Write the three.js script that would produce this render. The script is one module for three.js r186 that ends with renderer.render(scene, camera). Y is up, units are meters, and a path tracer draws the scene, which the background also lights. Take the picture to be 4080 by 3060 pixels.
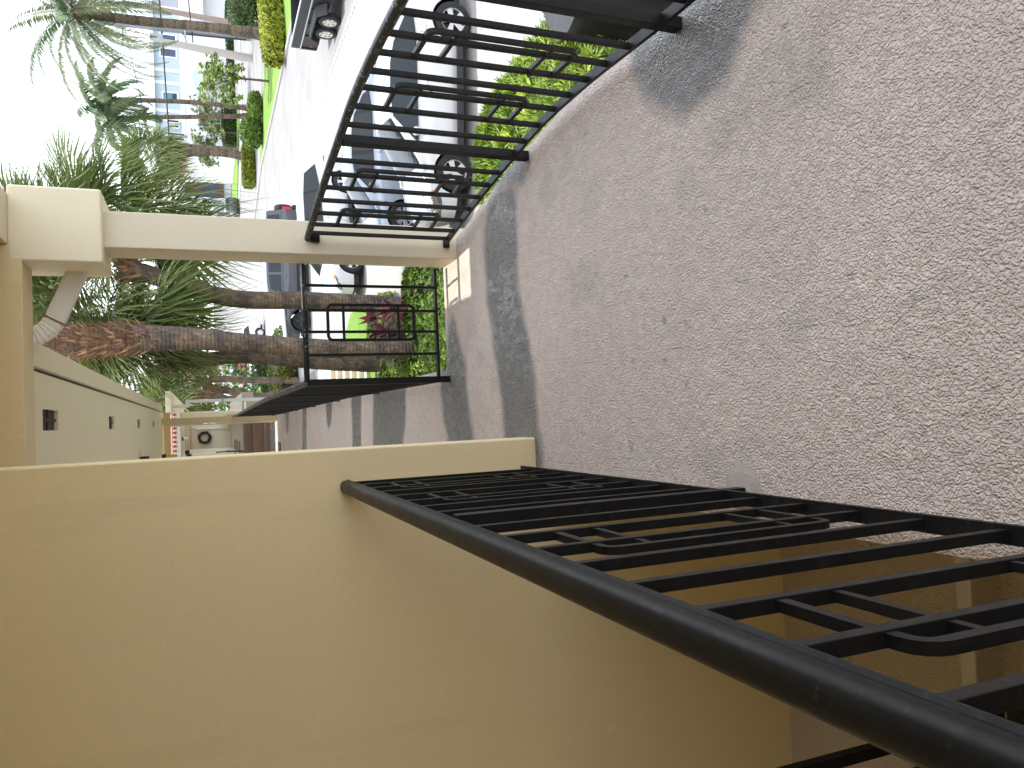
import * as THREE from 'three';
import { RoundedBoxGeometry } from 'three/addons/geometries/RoundedBoxGeometry.js';
import { mergeGeometries, toCreasedNormals, mergeVertices } from 'three/addons/utils/BufferGeometryUtils.js';
import { Brush, Evaluator, SUBTRACTION } from 'three-bvh-csg';

// ---------- camera ----------
const scene = new THREE.Scene();
const camera = new THREE.PerspectiveCamera(53.07, 4 / 3, 0.05, 900);
camera.position.set(0, 1.55, 0);
camera.up.set(0.99828, -0.02802, 0.05147);                 // the phone was held on its side
camera.lookAt(0.037392, 1.55 - 0.371663, -0.927614);

// ---------- noise ----------
function mulberry(a) { return () => { a |= 0; a = a + 0x6D2B79F5 | 0; let t = Math.imul(a ^ a >>> 15, 1 | a); t = t + Math.imul(t ^ t >>> 7, 61 | t) ^ t; return ((t ^ t >>> 14) >>> 0) / 4294967296; }; }
let R = mulberry(7);
const rr = (a, b) => a + (b - a) * R();
const clamp = (x, a = 0, b = 1) => Math.min(b, Math.max(a, x));
const sst = (a, b, x) => { const t = clamp((x - a) / (b - a)); return t * t * (3 - 2 * t); };
const lerp = (a, b, t) => a + (b - a) * t;
const hash = (x, y, s) => { let h = Math.imul(x, 374761393) + Math.imul(y, 668265263) + Math.imul(s, 1274126177) | 0; h = Math.imul(h ^ h >>> 13, 1274126177); return ((h ^ h >>> 16) >>> 0) / 4294967296; };
function pn(x, y, px, py, s) {                              // value noise, period px, py
  const xi = Math.floor(x), yi = Math.floor(y), fx = x - xi, fy = y - yi, u = fx * fx * (3 - 2 * fx), v = fy * fy * (3 - 2 * fy);
  const m = (a, p) => ((a % p) + p) % p;
  const a = hash(m(xi, px), m(yi, py), s), b = hash(m(xi + 1, px), m(yi, py), s), c = hash(m(xi, px), m(yi + 1, py), s), d = hash(m(xi + 1, px), m(yi + 1, py), s);
  return a + (b - a) * u + (c - a) * v + (a - b - c + d) * u * v;
}
const fbm = (u, v, c, s, o = 4, cy = c) => { let t = 0, a = 0.5, n = 0; for (let i = 0; i < o; i++) { t += a * pn(u * c, v * cy, c, cy, s + i); n += a; a *= 0.5; c *= 2; cy *= 2; } return t / n; };

// ---------- sky and sun ----------
const sunDir = new THREE.Vector3(-0.023, 0.955, -0.295).normalize();
{
  const W = 512, H = 256, d = new Float32Array(W * H * 4);
  for (let j = 0; j < H; j++) for (let i = 0; i < W; i++) {
    const el = (j + 0.5) / H * Math.PI - Math.PI / 2, e = Math.max(0, Math.sin(el));
    const haze = Math.pow(1 - e, 3);
    let r = lerp(0.50, 0.88, haze), g = lerp(0.62, 0.91, haze), b = lerp(0.80, 0.94, haze);
    const cl = sst(0.40, 0.62, fbm(i / W, j / H, 8, 31, 5)) * sst(0.02, 0.25, e) * 0.8;
    r = lerp(r, 0.98, cl); g = lerp(g, 0.97, cl); b = lerp(b, 0.96, cl);
    const k = (j * W + i) * 4, m = 1.16; d[k] = r * m; d[k + 1] = g * m; d[k + 2] = b * m; d[k + 3] = 1;
  }
  const t = new THREE.DataTexture(d, W, H, THREE.RGBAFormat, THREE.FloatType);
  t.mapping = THREE.EquirectangularReflectionMapping; t.magFilter = t.minFilter = THREE.LinearFilter; t.wrapS = THREE.RepeatWrapping; t.needsUpdate = true;
  scene.background = t; scene.environment = t;
}
const sun = new THREE.DirectionalLight(new THREE.Color().setRGB(1, 0.95, 0.86), 2.05);
sun.position.copy(sunDir).multiplyScalar(80); sun.castShadow = true;
sun.shadow.camera.left = sun.shadow.camera.bottom = -60; sun.shadow.camera.right = sun.shadow.camera.top = 60; sun.shadow.camera.far = 250; sun.shadow.mapSize.set(4096, 4096);
scene.add(sun, sun.target);
const renderer = new THREE.WebGLRenderer({ antialias: true });
renderer.toneMapping = THREE.LinearToneMapping; renderer.toneMappingExposure = 2.75;
renderer.shadowMap.enabled = true; renderer.setSize(1024, 768);

// ---------- helpers ----------
const G = -2.9;                                             // street level; the walkway floor is y = 0
const V = (x, y, z) => new THREE.Vector3(x, y, z);
const lin = (r, g, b) => new THREE.Color().setRGB(r, g, b);
const names = {};
const numbered = n => { const k = names[n] = (names[n] ?? -1) + 1; return k ? n + '_' + String(k).padStart(3, '0') : n; };
function mesh(name, geo, mat, parent) { const m = new THREE.Mesh(geo, mat); m.castShadow = m.receiveShadow = true; m.name = parent ? name : numbered(name); (parent || scene).add(m); return m; }
function thing(name, label, category, pos = [0, 0, 0], turn = 0, group) { const o = new THREE.Group(); o.name = numbered(name); o.position.set(...pos); o.rotation.y = turn; o.userData = { label, category }; if (group) o.userData.group = group; scene.add(o); return o; }
function tag(o, label, category, group) { Object.assign(o.userData, { label, category }); if (group) o.userData.group = group; return o; }
function struct(name, geo, mat, label) { const m = mesh(name, geo, mat); m.userData.kind = 'structure'; m.userData.label = label; return m; }
function dup(src, pos, turn, label, group) { const r = src.clone(); r.name = numbered(src.name.replace(/_\d{3}$/, '')); r.position.set(...pos); r.rotation.y = turn; r.userData = { ...src.userData, label: label || src.userData.label }; if (group) r.userData.group = group; scene.add(r); return r; }
const plain = g => { const q = g.index ? g.toNonIndexed() : g; for (const k of Object.keys(q.attributes)) if (!['position', 'normal', 'uv', 'color'].includes(k)) q.deleteAttribute(k); return q; };
const merge = a => { a = a.map(plain); if (!a.every(g => g.attributes.uv)) a.forEach(g => g.deleteAttribute('uv')); return mergeGeometries(a); };
function muv(g) {                                          // uv in metres, by the way each face points
  g = plain(g); const p = g.attributes.position, n = p.count, uv = new Float32Array(n * 2), a = V(), b = V(), c = V();
  for (let i = 0; i < n; i += 3) {
    a.fromBufferAttribute(p, i); b.fromBufferAttribute(p, i + 1); c.fromBufferAttribute(p, i + 2);
    const nn = b.clone().sub(a).cross(c.clone().sub(a)), ax = Math.abs(nn.x), ay = Math.abs(nn.y), az = Math.abs(nn.z);
    [a, b, c].forEach((q, k) => { const o = (i + k) * 2; if (ay >= ax && ay >= az) { uv[o] = q.x; uv[o + 1] = q.z; } else if (ax >= az) { uv[o] = q.z; uv[o + 1] = q.y; } else { uv[o] = q.x; uv[o + 1] = q.y; } });
  }
  g.setAttribute('uv', new THREE.BufferAttribute(uv, 2)); return g;
}
const bx = (x0, x1, y0, y1, z0, z1) => new THREE.BoxGeometry(x1 - x0, y1 - y0, z1 - z0).translate((x0 + x1) / 2, (y0 + y1) / 2, (z0 + z1) / 2);
const rb = (x0, x1, y0, y1, z0, z1, r = 0.008, s = 2) => muv(new RoundedBoxGeometry(x1 - x0, y1 - y0, z1 - z0, s, r).translate((x0 + x1) / 2, (y0 + y1) / 2, (z0 + z1) / 2));
function bar(a, b, w, h = w, r = 0) {                       // square bar from a to b
  const d = b.clone().sub(a), L = d.length(), g = new THREE.BoxGeometry(w, L, h);
  if (r) g.rotateY(r);
  return g.applyQuaternion(new THREE.Quaternion().setFromUnitVectors(V(0, 1, 0), d.normalize())).translate((a.x + b.x) / 2, (a.y + b.y) / 2, (a.z + b.z) / 2);
}
const tube = (pts, r, seg = 24, rad = 8, closed = false) => new THREE.TubeGeometry(new THREE.CatmullRomCurve3(pts, closed), seg, r, rad, closed);
function rings(sec, caps = true, closed = true) {           // surface through rings of points
  const n = sec[0].length, P = [], UVs = []; let dist = 0;
  const put = (p, u, v) => { P.push(p.x, p.y, p.z); UVs.push(u, v); };
  for (let i = 0; i + 1 < sec.length; i++) {
    const d2 = dist + sec[i][0].distanceTo(sec[i + 1][0]); let per = 0;
    for (let k = 0; k < (closed ? n : n - 1); k++) {
      const a = sec[i][k], b = sec[i][(k + 1) % n], c = sec[i + 1][(k + 1) % n], d = sec[i + 1][k], p2 = per + a.distanceTo(b);
      put(a, per, dist); put(b, p2, dist); put(c, p2, d2); put(a, per, dist); put(c, p2, d2); put(d, per, d2); per = p2;
    }
    dist = d2;
  }
  if (caps) for (const [s, f] of [[sec[0], 1], [sec[sec.length - 1], 0]]) { const c = V(); s.forEach(p => c.add(p)); c.divideScalar(n); for (let k = 0; k < n; k++) { const a = s[k], b = s[(k + 1) % n]; for (const q of f ? [c, b, a] : [c, a, b]) put(q, q.x, q.y + q.z); } }
  const g = new THREE.BufferGeometry(); g.setAttribute('position', new THREE.Float32BufferAttribute(P, 3)); g.setAttribute('uv', new THREE.Float32BufferAttribute(UVs, 2)); return g;
}
const crease = (g, deg = 35) => toCreasedNormals(g, deg * Math.PI / 180);
function sweep(prof, path, deg = 30) {                      // profile (across, up) along a level path, mitred
  const sec = path.map((p, i) => {
    const a = path[Math.max(0, i - 1)], b = path[Math.min(path.length - 1, i + 1)];
    const t0 = (i ? p.clone().sub(a) : b.clone().sub(p)).setY(0).normalize(), t1 = (i < path.length - 1 ? b.clone().sub(p) : p.clone().sub(a)).setY(0).normalize();
    const t = t0.clone().add(t1).normalize(), s = 1 / Math.max(0.3, t.dot(t0)), n = V(-t.z, 0, t.x);
    return prof.map(([u, v]) => V(p.x + n.x * u * s, p.y + v, p.z + n.z * u * s));
  });
  return crease(rings(sec), deg);
}
function extrudeXZ(pts, y0, y1) {                           // polygon in (x, z), from y0 up to y1
  const s = new THREE.Shape(pts.map(([x, z]) => new THREE.Vector2(x, -z)));
  return muv(new THREE.ExtrudeGeometry(s, { depth: y1 - y0, bevelEnabled: false }).rotateX(-Math.PI / 2).translate(0, y0, 0));
}
function sheet(pts, y) { const s = new THREE.Shape(pts.map(([x, z]) => new THREE.Vector2(x, -z))); return muv(new THREE.ShapeGeometry(s).rotateX(-Math.PI / 2).translate(0, y, 0)); }

// ---------- textures ----------
function tex(W, H, fn, srgb, rx = 1, ry = rx) {             // fn(u, v) gives [r, g, b] or one number
  const d = new Uint8Array(W * H * 4);
  for (let j = 0; j < H; j++) for (let i = 0; i < W; i++) { const c = fn((i + 0.5) / W, (j + 0.5) / H), k = (j * W + i) * 4; for (let q = 0; q < 3; q++) d[k + q] = clamp(c[q] ?? c) * 255 + 0.5; d[k + 3] = 255; }
  const t = new THREE.DataTexture(d, W, H); t.wrapS = t.wrapT = THREE.RepeatWrapping; t.magFilter = THREE.LinearFilter; t.minFilter = THREE.LinearMipmapLinearFilter; t.generateMipmaps = true;
  if (srgb) t.colorSpace = THREE.SRGBColorSpace; t.repeat.set(rx, ry); t.needsUpdate = true; return t;
}
const enc = c => c <= 0.0031308 ? c * 12.92 : 1.055 * Math.pow(c, 1 / 2.4) - 0.055;
const encA = a => a.map(enc);
const std = (c, rough = 0.8, o = {}) => new THREE.MeshStandardMaterial({ color: c, roughness: rough, side: THREE.DoubleSide, ...o });
const T = {};
T.knob = tex(1024, 1024, (u, v) => {                        // raised, trowelled-off texture coat, tile 0.7 m
  const N = 84, x = u * N + 1.1 * (pn(u * 90, v * 90, 90, 90, 3) - 0.5), y = v * N + 1.1 * (pn(u * 90, v * 90, 90, 90, 5) - 0.5), xi = Math.floor(x), yi = Math.floor(y); let h = 0;
  for (let j = -1; j < 2; j++) for (let i = -1; i < 2; i++) { const cx = ((xi + i) % N + N) % N, cy = ((yi + j) % N + N) % N, a = hash(cx, cy, 7), dx = xi + i + 0.15 + 0.7 * hash(cx, cy, 11) - x, dy = yi + j + 0.15 + 0.7 * hash(cx, cy, 13) - y, r = 0.34 + 0.2 * a; h += (0.55 + 0.6 * hash(cx, cy, 17)) * Math.exp(-1.5 * (dx * dx + dy * dy) / (r * r)); }
  h = h / (1 + 0.35 * h);
  return 0.7 * h + 0.2 * sst(0.3, 0.72, pn(u * 34, v * 34, 34, 34, 23)) + 0.08 * pn(u * 256, v * 256, 256, 256, 29);
}, false, 1 / 0.66);
T.stucco = tex(1024, 1024, (u, v) => {                      // rolled wall paint over stucco, tile 1.3 m
  const a = fbm(u, v, 12, 41, 3), b = fbm(u, v, 110, 43, 3), c = sst(0.74, 0.86, pn(u * 170, v * 170, 170, 170, 47));
  return 0.35 * a + 0.35 * b + 0.3 * c;
}, false, 1 / 1.3);
T.wallC = tex(1024, 1024, (u, v) => { const n = 0.955 + 0.07 * fbm(u, v, 4, 141, 4) + 0.02 * (pn(u * 200, v * 200, 200, 200, 143) - 0.5), s = sst(0.955, 0.985, pn(u * 75, v * 75, 75, 75, 145)) * 0.07, dr = sst(0.7, 0.82, fbm(u, v, 30, 147, 3, 3)) * 0.035; return encA([0.735, 0.6, 0.355].map(c => c * (n + s - dr))); }, true, 1 / 3.1);
T.worn = tex(1024, 1024, (u, v) => { const s = sst(0.56, 0.68, fbm(u, v, 46, 151, 4)) * sst(0.4, 0.62, fbm(u, v, 7, 153, 3)), c = 0.008 + 0.17 * s; return encA([c, c, c * 1.03]); }, true, 1.6);
T.grain = tex(512, 512, (u, v) => 0.4 * fbm(u, v, 9, 51, 3) + 0.6 * fbm(u, v, 120, 53, 2), false, 1);
T.metalRough = tex(512, 512, (u, v) => [0, 0.36 + 0.16 * fbm(u, v, 14, 61, 4), 0], false, 2.2);
T.metalCol = tex(1024, 1024, (u, v) => {                    // black paint with dust specks and rub marks
  const dust = sst(0.66, 0.85, fbm(u, v, 60, 63, 3)) * 0.02 + sst(0.965, 0.99, pn(u * 300, v * 300, 300, 300, 67)) * 0.14;
  const c = 0.005 + 0.004 * fbm(u, v, 30, 69, 3) + dust * fbm(u, v, 6, 71, 2); return encA([c, c * 1.0, c * 1.02]);
}, true, 1.6);
T.conc = tex(1024, 1024, (u, v) => { const n = 0.8 + 0.25 * fbm(u, v, 6, 73, 5) + 0.12 * (fbm(u, v, 180, 79, 1) - 0.5); return encA([0.38 * n, 0.36 * n, 0.335 * n]); }, true, 1 / 5.3);
T.asph = tex(1024, 1024, (u, v) => { const n = 0.75 + 0.3 * fbm(u, v, 5, 83, 5) + 0.3 * (fbm(u, v, 240, 87, 1) - 0.5); return encA([0.265 * n, 0.251 * n, 0.246 * n]); }, true, 1 / 7.1);
T.grass = tex(512, 512, (u, v) => { const n = fbm(u, v, 8, 91, 4), m = fbm(u, v, 130, 93, 2); return encA([lerp(0.12, 0.20, n) * (0.6 + 0.8 * m), lerp(0.25, 0.31, n) * (0.6 + 0.8 * m), 0.035]); }, true, 1 / 3.7);
T.grassB = tex(512, 512, (u, v) => fbm(u, v, 150, 95, 2), false, 1 / 3.7);
T.bark = tex(512, 1024, (u, v) => {                         // ring scars and fibres, u round the trunk, v up (tile 1.4 m)
  const ring = Math.pow(0.5 + 0.5 * Math.sin((v * 20 + 0.9 * fbm(u, v, 7, 101, 3)) * Math.PI * 2), 2), fib = fbm(u, v, 90, 103, 2, 24), pl = fbm(u, v, 9, 105, 3);
  return 0.3 * ring + 0.4 * fib + 0.3 * pl;
}, false, 1, 1 / 1.4);
T.barkC = tex(512, 1024, (u, v) => {
  const p = sst(0.35, 0.7, fbm(u, v, 7, 107, 4)), f = fbm(u, v, 80, 109, 2, 20), k = 0.55 + 0.8 * f;
  const pl = 0.5 * sst(0.74, 0.8, fbm(u, v, 16, 111, 2));
  return encA([lerp(lerp(0.085, 0.19, p), 0.3, pl) * k, lerp(lerp(0.066, 0.135, p), 0.25, pl) * k, lerp(lerp(0.055, 0.09, p), 0.2, pl) * k]);
}, true, 1, 1 / 1.4);

// walkway: dry coat and the wet patches that rain left on it, laid out in metres (x -1.6 .. 1.6, z -22 .. 4)
const wet = [[[1.1, -4.21], [0.86, -4.22], [0.62, -4.18], [0.38, -4.14], [0.14, -4.06], [-0.16, -4.03], [-1.2, -4.0], [-1.2, -3.5], [-0.13, -3.52], [0.04, -3.53], [0.32, -3.6], [0.55, -3.68], [0.77, -3.73], [0.98, -3.69], [1.2, -3.72], [1.24, -4.1]],
  [[0.64, -4.89], [0.53, -5.03], [0.37, -5.12], [0.33, -5.25], [0.19, -5.22], [0, -5.18], [-0.18, -5.12], [-1.1, -5.1], [-1.1, -4.5], [-0.17, -4.51], [-0.01, -4.57], [0.16, -4.61], [0.34, -4.66], [0.52, -4.73]],
  [[0.4, -7.56], [-0.04, -7.62], [-0.27, -7.66], [-1.2, -7.7], [-1.2, -6.5], [-0.23, -6.42], [0, -6.26], [0.4, -6.18]], [[0.4, -8.77], [-1.2, -8.95], [-1.2, -8.25], [-0.3, -8.3], [0.4, -8.19]],
  [[0.4, -10.85], [-0.03, -10.76], [-0.12, -10.63], [-0.03, -10.35], [0.4, -10.14]], [[0.4, -13.45], [-1, -14.05], [-1, -13.15], [-0.48, -13.19], [0.4, -12.9]], [[0.4, -16.67], [-0.22, -16.47], [-0.22, -16.12], [0.4, -15.74]],
  [[0.3, -22], [-1.5, -22], [-1.5, -19.4], [0.3, -19.1]], [[1.5, -1.6], [1.5, -2.5], [1.36, -2.5], [1.27, -2.48], [1.16, -2.43], [1.06, -2.34], [0.99, -2.16], [1.0, -1.95], [1.08, -1.87], [1.2, -1.75]],
  [[1.4, -3.6], [1.4, -3.98], [1.25, -3.98], [1.2, -3.8], [1.18, -3.57], [1.22, -3.5]]];
function polyDist(x, z, p) { let inn = false, d = 1e9; for (let i = 0, j = p.length - 1; i < p.length; j = i++) { const [ax, az] = p[j], [bx_, bz] = p[i]; if ((bz > z) !== (az > z) && x < (ax - bx_) * (z - bz) / (az - bz) + bx_) inn = !inn; const vx = bx_ - ax, vz = bz - az, t = clamp(((x - ax) * vx + (z - az) * vz) / (vx * vx + vz * vz)); d = Math.min(d, Math.hypot(x - ax - t * vx, z - az - t * vz)); } return inn ? -d : d; }
const wetAt = (u, v) => {
  const x = -1.6 + 3.2 * u, z = -22 + 26 * v; let w = 0; const n = fbm(u, v, 20, 113, 4, 160) - 0.5;
  for (const p of wet) { const d = polyDist(x, z, p) + n * 0.1; w = Math.max(w, sst(0.05, -0.06, d)); }
  return w;
};
const wetMask = new Float32Array(512 * 2048);
for (let j = 0; j < 2048; j++) for (let i = 0; i < 512; i++) wetMask[j * 512 + i] = wetAt((i + 0.5) / 512, (j + 0.5) / 2048);
const wm = (u, v) => wetMask[Math.min(2047, v * 2048 | 0) * 512 + Math.min(511, u * 512 | 0)];
const floorTex = t => { t.wrapS = t.wrapT = THREE.ClampToEdgeWrapping; t.repeat.set(1 / 3.2, 1 / 26); t.offset.set(0.5, 22 / 26); return t; };
const spots = []; { const q = mulberry(77); for (let i = 0; i < 46; i++) spots.push([-0.25 + 1.5 * q(), -0.8 - 5 * q() * q(), 0.008 + 0.012 * q(), 0.3 + 0.5 * q()]); for (const [x, z, r] of [[0.9, -2.9, 0.13], [0.75, -2.2, 0.09], [1.05, -3.3, 0.12], [0.5, -2.9, 0.06], [0.2, -1.7, 0.07], [0.85, -1.6, 0.1]]) spots.push([x, z, r, 0.17]); }
T.floorC = floorTex(tex(512, 2048, (u, v) => { let spot = 0;
  const w = wm(u, v), n = 0.9 + 0.2 * fbm(u, v, 6, 121, 4, 48) + 0.16 * (fbm(u, v, 128, 123, 1, 1024) - 0.5), st = sst(0.66, 0.8, fbm(u, v, 9, 125, 4, 70)) * 0.12;
  const sx = -1.6 + 3.2 * u, sz = -22 + 26 * v; for (const [px, pz, pr, pk] of spots) { const q = Math.hypot(sx - px, sz - pz); if (q < pr) spot = Math.max(spot, pk * sst(pr, pr * 0.5, q + pr * 0.5 * (pn(u * 300, v * 2400, 300, 2400, 131) - 0.5))); }
  const dry = [0.66, 0.54, 0.465].map(c => c * n * (1 - st)), we = [0.2, 0.182, 0.17].map(c => c * n);
  return encA(dry.map((c, i) => lerp(lerp(c, [0.3, 0.29, 0.28][i], spot), we[i], w)));
}, true));
T.floorR = floorTex(tex(512, 2048, (u, v) => { const w = wm(u, v); return [0, lerp(0.86, 0.14 + 0.26 * sst(0.35, 0.65, fbm(u, v, 110, 127, 2, 500)), w), 0]; }, false));

const M = {
  floor: std(0xffffff, 1, { map: T.floorC, roughnessMap: T.floorR, bumpMap: T.knob, bumpScale: 0.0088 }),
  stair: std(lin(0.58, 0.485, 0.37), 0.8, { bumpMap: T.knob, bumpScale: 0.012 }),
  stripe: std(lin(0.62, 0.57, 0.5), 0.75, { bumpMap: T.knob, bumpScale: 0.0025 }),
  wall: std(0xffffff, 0.62, { map: T.wallC, bumpMap: T.stucco, bumpScale: 0.0012 }),
  cream: std(lin(0.66, 0.595, 0.455), 0.6, { bumpMap: T.stucco, bumpScale: 0.001 }),
  pale: std(lin(0.79, 0.715, 0.53), 0.6, { bumpMap: T.stucco, bumpScale: 0.0012 }),
  ventDark: std(lin(0.05, 0.042, 0.038), 0.8),
  mortar: std(lin(0.6, 0.49, 0.42), 0.85, { bumpMap: T.grain, bumpScale: 0.003 }),
  white: std(lin(0.80, 0.80, 0.79), 0.5), whiteP: std(lin(0.78, 0.77, 0.74), 0.45),
  metal: new THREE.MeshPhysicalMaterial({ color: 0xffffff, roughness: 1, map: T.metalCol, roughnessMap: T.metalRough, specularIntensity: 0.42, side: THREE.DoubleSide }),
  worn: new THREE.MeshPhysicalMaterial({ color: 0xffffff, roughness: 1, map: T.worn, roughnessMap: T.metalRough, specularIntensity: 0.6, side: THREE.DoubleSide }),
  dark: std(lin(0.02, 0.02, 0.021), 0.5), black: std(lin(0.012, 0.012, 0.012), 0.6), rubber: std(lin(0.02, 0.02, 0.02), 0.85),
  conc: std(0xffffff, 0.9, { map: T.conc, bumpMap: T.grain, bumpScale: 0.003 }), road: std(0xffffff, 0.92, { map: T.asph, bumpMap: T.grain, bumpScale: 0.004 }),
  grass: std(0xffffff, 0.95, { map: T.grass, bumpMap: T.grassB, bumpScale: 0.03 }),
  bark: std(0xffffff, 0.95, { map: T.barkC, bumpMap: T.bark, bumpScale: 0.03 }),
  leaf: new THREE.MeshPhysicalMaterial({ color: 0xffffff, vertexColors: true, roughness: 0.75, side: THREE.DoubleSide, transmission: 0.3, thickness: 0 }),
  tile: std(lin(0.36, 0.11, 0.07), 0.7), brown: std(lin(0.16, 0.08, 0.05), 0.7), wood: std(lin(0.2, 0.12, 0.08), 0.8),
  glass: new THREE.MeshPhysicalMaterial({ color: lin(0.02, 0.026, 0.03), roughness: 0.04, side: THREE.DoubleSide, specularIntensity: 0.7, ior: 1.5 }),
  chrome: std(lin(0.7, 0.7, 0.72), 0.2, { metalness: 1 }), lamp: std(lin(0.3, 0.31, 0.33), 0.12, { metalness: 0.7 }),
  red: std(lin(0.5, 0.02, 0.025), 0.25), amber: std(lin(0.75, 0.2, 0.02), 0.3),
  houseBlue: std(lin(0.44, 0.54, 0.63), 0.8), houseWhite: std(lin(0.78, 0.79, 0.82), 0.8), metalGrey: std(lin(0.35, 0.37, 0.4), 0.55),
};

// ---------- street level ----------
struct('ground', sheet([[-60, 60], [160, 60], [160, -330], [-60, -330]], G - 0.012), M.road, 'pale worn pavement spreading below and beyond the walkway');
struct('road', sheet([[12.35, 40], [19, 40], [19, -68], [17.6, -68], [30, -100], [30, -300], [12.35, -300]], G - 0.006), M.road, 'pale sunlit street running past the parking bays');
struct('parking_apron', sheet([[2.2, 10], [7.9, 10], [7.9, -60], [2.2, -60]], G - 0.006), M.conc, 'light concrete parking apron under the parked cars');
{                                                           // paver band behind the parked cars: courses of blocks
  const band = struct('paver_band', sheet([[7.9, 10], [12.25, 10], [12.25, -60], [7.9, -60]], G - 0.002), std(lin(0.3, 0.27, 0.26), 0.95), 'pinkish block paving between the parked cars and the street');
  const pg = new RoundedBoxGeometry(0.292, 0.03, 0.142, 1, 0.006), pm = [[0.37, 0.335, 0.32], [0.355, 0.325, 0.315], [0.385, 0.34, 0.325], [0.345, 0.315, 0.305]].map(c => std(lin(...c), 0.9)), all = [];
  for (let i = 0; i < 14; i++) for (let j = 0; j < 240; j++) { const x = 7.98 + 0.305 * i + (j % 2 ? 0.15 : 0), z = -12 - 0.15 * j; if (x < 12.12) all.push([x, G + 0.004 + rr(-0.002, 0.002), z, R() * 4 | 0]); }
  camera.updateMatrixWorld(); camera.updateProjectionMatrix();
  const seen = all.filter(([x, y, z]) => { const q = V(x, y, z).project(camera); return Math.abs(q.x) < 1 && Math.abs(q.y) < 1; }).sort((a, b) => Math.hypot(a[0], a[2]) - Math.hypot(b[0], b[2])).slice(0, 300), own = new Set(seen);
  for (const [x, y, z, k] of seen) mesh('paver', pg, pm[k], band).position.set(x, y, z);
  const rest = all.filter(p => !own.has(p)), im = new THREE.InstancedMesh(pg, std(0xffffff, 0.9), rest.length), m4 = new THREE.Matrix4();
  rest.forEach(([x, y, z, k], i) => { im.setMatrixAt(i, m4.makeTranslation(x, y, z)); im.setColorAt(i, pm[k].color); }); im.name = 'far_pavers'; im.userData.kind = 'stuff'; band.add(im);
  struct('edge_strip', rb(12.25, 12.4, G - 0.1, G + 0.006, -60, 10, 0.004), M.conc, 'pale concrete strip edging the block paving');
}
struct('lawn', sheet([[19.2, -20], [27, -20], [29, -44], [25.4, -51], [21.7, -57.4], [18.9, -62], [17.7, -67.6], [19.2, -60]], G + 0.05), M.grass, 'bright mown lawn wedge where two streets meet');
struct('kerb', sweep([[-0.09, -0.1], [-0.09, 0.09], [-0.06, 0.12], [0.06, 0.12], [0.12, 0.02], [0.28, 0.005], [0.28, -0.1]].map(([a, b]) => [a, b]), [V(19.1, G, -18), V(19.1, G, -59.5), V(17.55, G, -68.2)]), M.conc, 'pale concrete kerb and gutter along the lawn');
struct('far_sidewalk', extrudeXZ([[29.5, -82], [62, -80], [62, -84], [34, -86.4], [26.5, -97], [24, -97]], G - 0.05, G + 0.05), M.conc, 'pale footpath in front of the blue house');
struct('house_lawn', sheet([[27.5, -97], [35, -87], [36.5, -98.6], [33, -112], [29, -112]], G + 0.07), M.grass, 'bright lawn beside the far white building');
struct('near_lawn', extrudeXZ([[1.0, -21.2], [2.5, -20.9], [3.3, -21.6], [3.4, -24.6], [2.2, -27], [1.9, -24], [1.0, -22]], G - 0.05, G + 0.04), M.grass, 'small bright lawn beyond the ivy bed');
struct('planting_bed', extrudeXZ([[-1, -5.3], [2.9, -5.3], [2.9, -20.6], [-1, -20.6]], G - 0.05, G + 0.03), std(lin(0.05, 0.035, 0.022), 0.95, { bumpMap: T.grain, bumpScale: 0.02 }), 'dark soil bed along the foot of the building');

// ---------- walkway ----------
const edgeR = [[1.3, 3.5], [1.33, -1.2], [1.355, -2.1], [1.38, -2.65], [1.378, -3.07], [1.345, -3.42], [1.312, -3.78], [1.272, -4.01], [1.2, -4.4], [1.15, -4.72], [1.145, -5.04]];
const edgeFar = [[0.36, -5.05], [0.325, -5.07], [0.316, -5.12], [0.318, -6.0], [0.322, -7.1], [0.33, -8.8], [0.31, -11.1], [0.268, -14.5], [0.232, -18.9], [0.2, -20.86]];
const walk = extrudeXZ([[-0.365, 3.5], ...edgeR, ...edgeFar, [-1.62, -20.86], [-1.62, -3.68], [-0.365, -3.68]], -0.22, 0);
struct('walkway', walk, M.floor, 'taupe textured concrete walkway with wet patches');
{                                                           // stairwell on the left of the walkway
  const st = thing('stair_flight', 'brown textured stair landing and steps behind the black railing', 'stairs');
  mesh('landing', rb(-2.75, -0.2, -1.68, -1.512, -3.6, -2.4, 0.006), M.stair, st);
  mesh('nosing_stripe', rb(-1.32, -0.33, -1.52, -1.508, -2.475, -2.403, 0.003), M.stripe, st).userData.label = 'pale painted line along the landing edge';
  for (let k = 1; k < 9; k++) { const y = -1.512 - 0.165 * k, z = -2.4 + 0.28 * (k - 1); mesh('step', rb(-1.34, -0.21, y - 0.16, y, z - 0.02, z + 0.28, 0.006), M.stair, st); }
  const w = thing('stairwell_shade_wall', 'tan unseen wall placed at the far left of the stairwell for shade', 'wall'); mesh('wall_face', rb(-2.95, -2.75, G, 2.9, -3.6, 3.4), M.wall, w);  // out of view, placed so landing and end wall darken toward the left
}
{ const w = thing('added_side_wall', 'tan unseen wall added below the walkway to block light beside the steps', 'wall'); mesh('wall_face', rb(-0.2, -0.05, G, -0.225, -5.2, 3.4), M.wall, w); }  // out of view, added to stop light coming in under the slab
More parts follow.
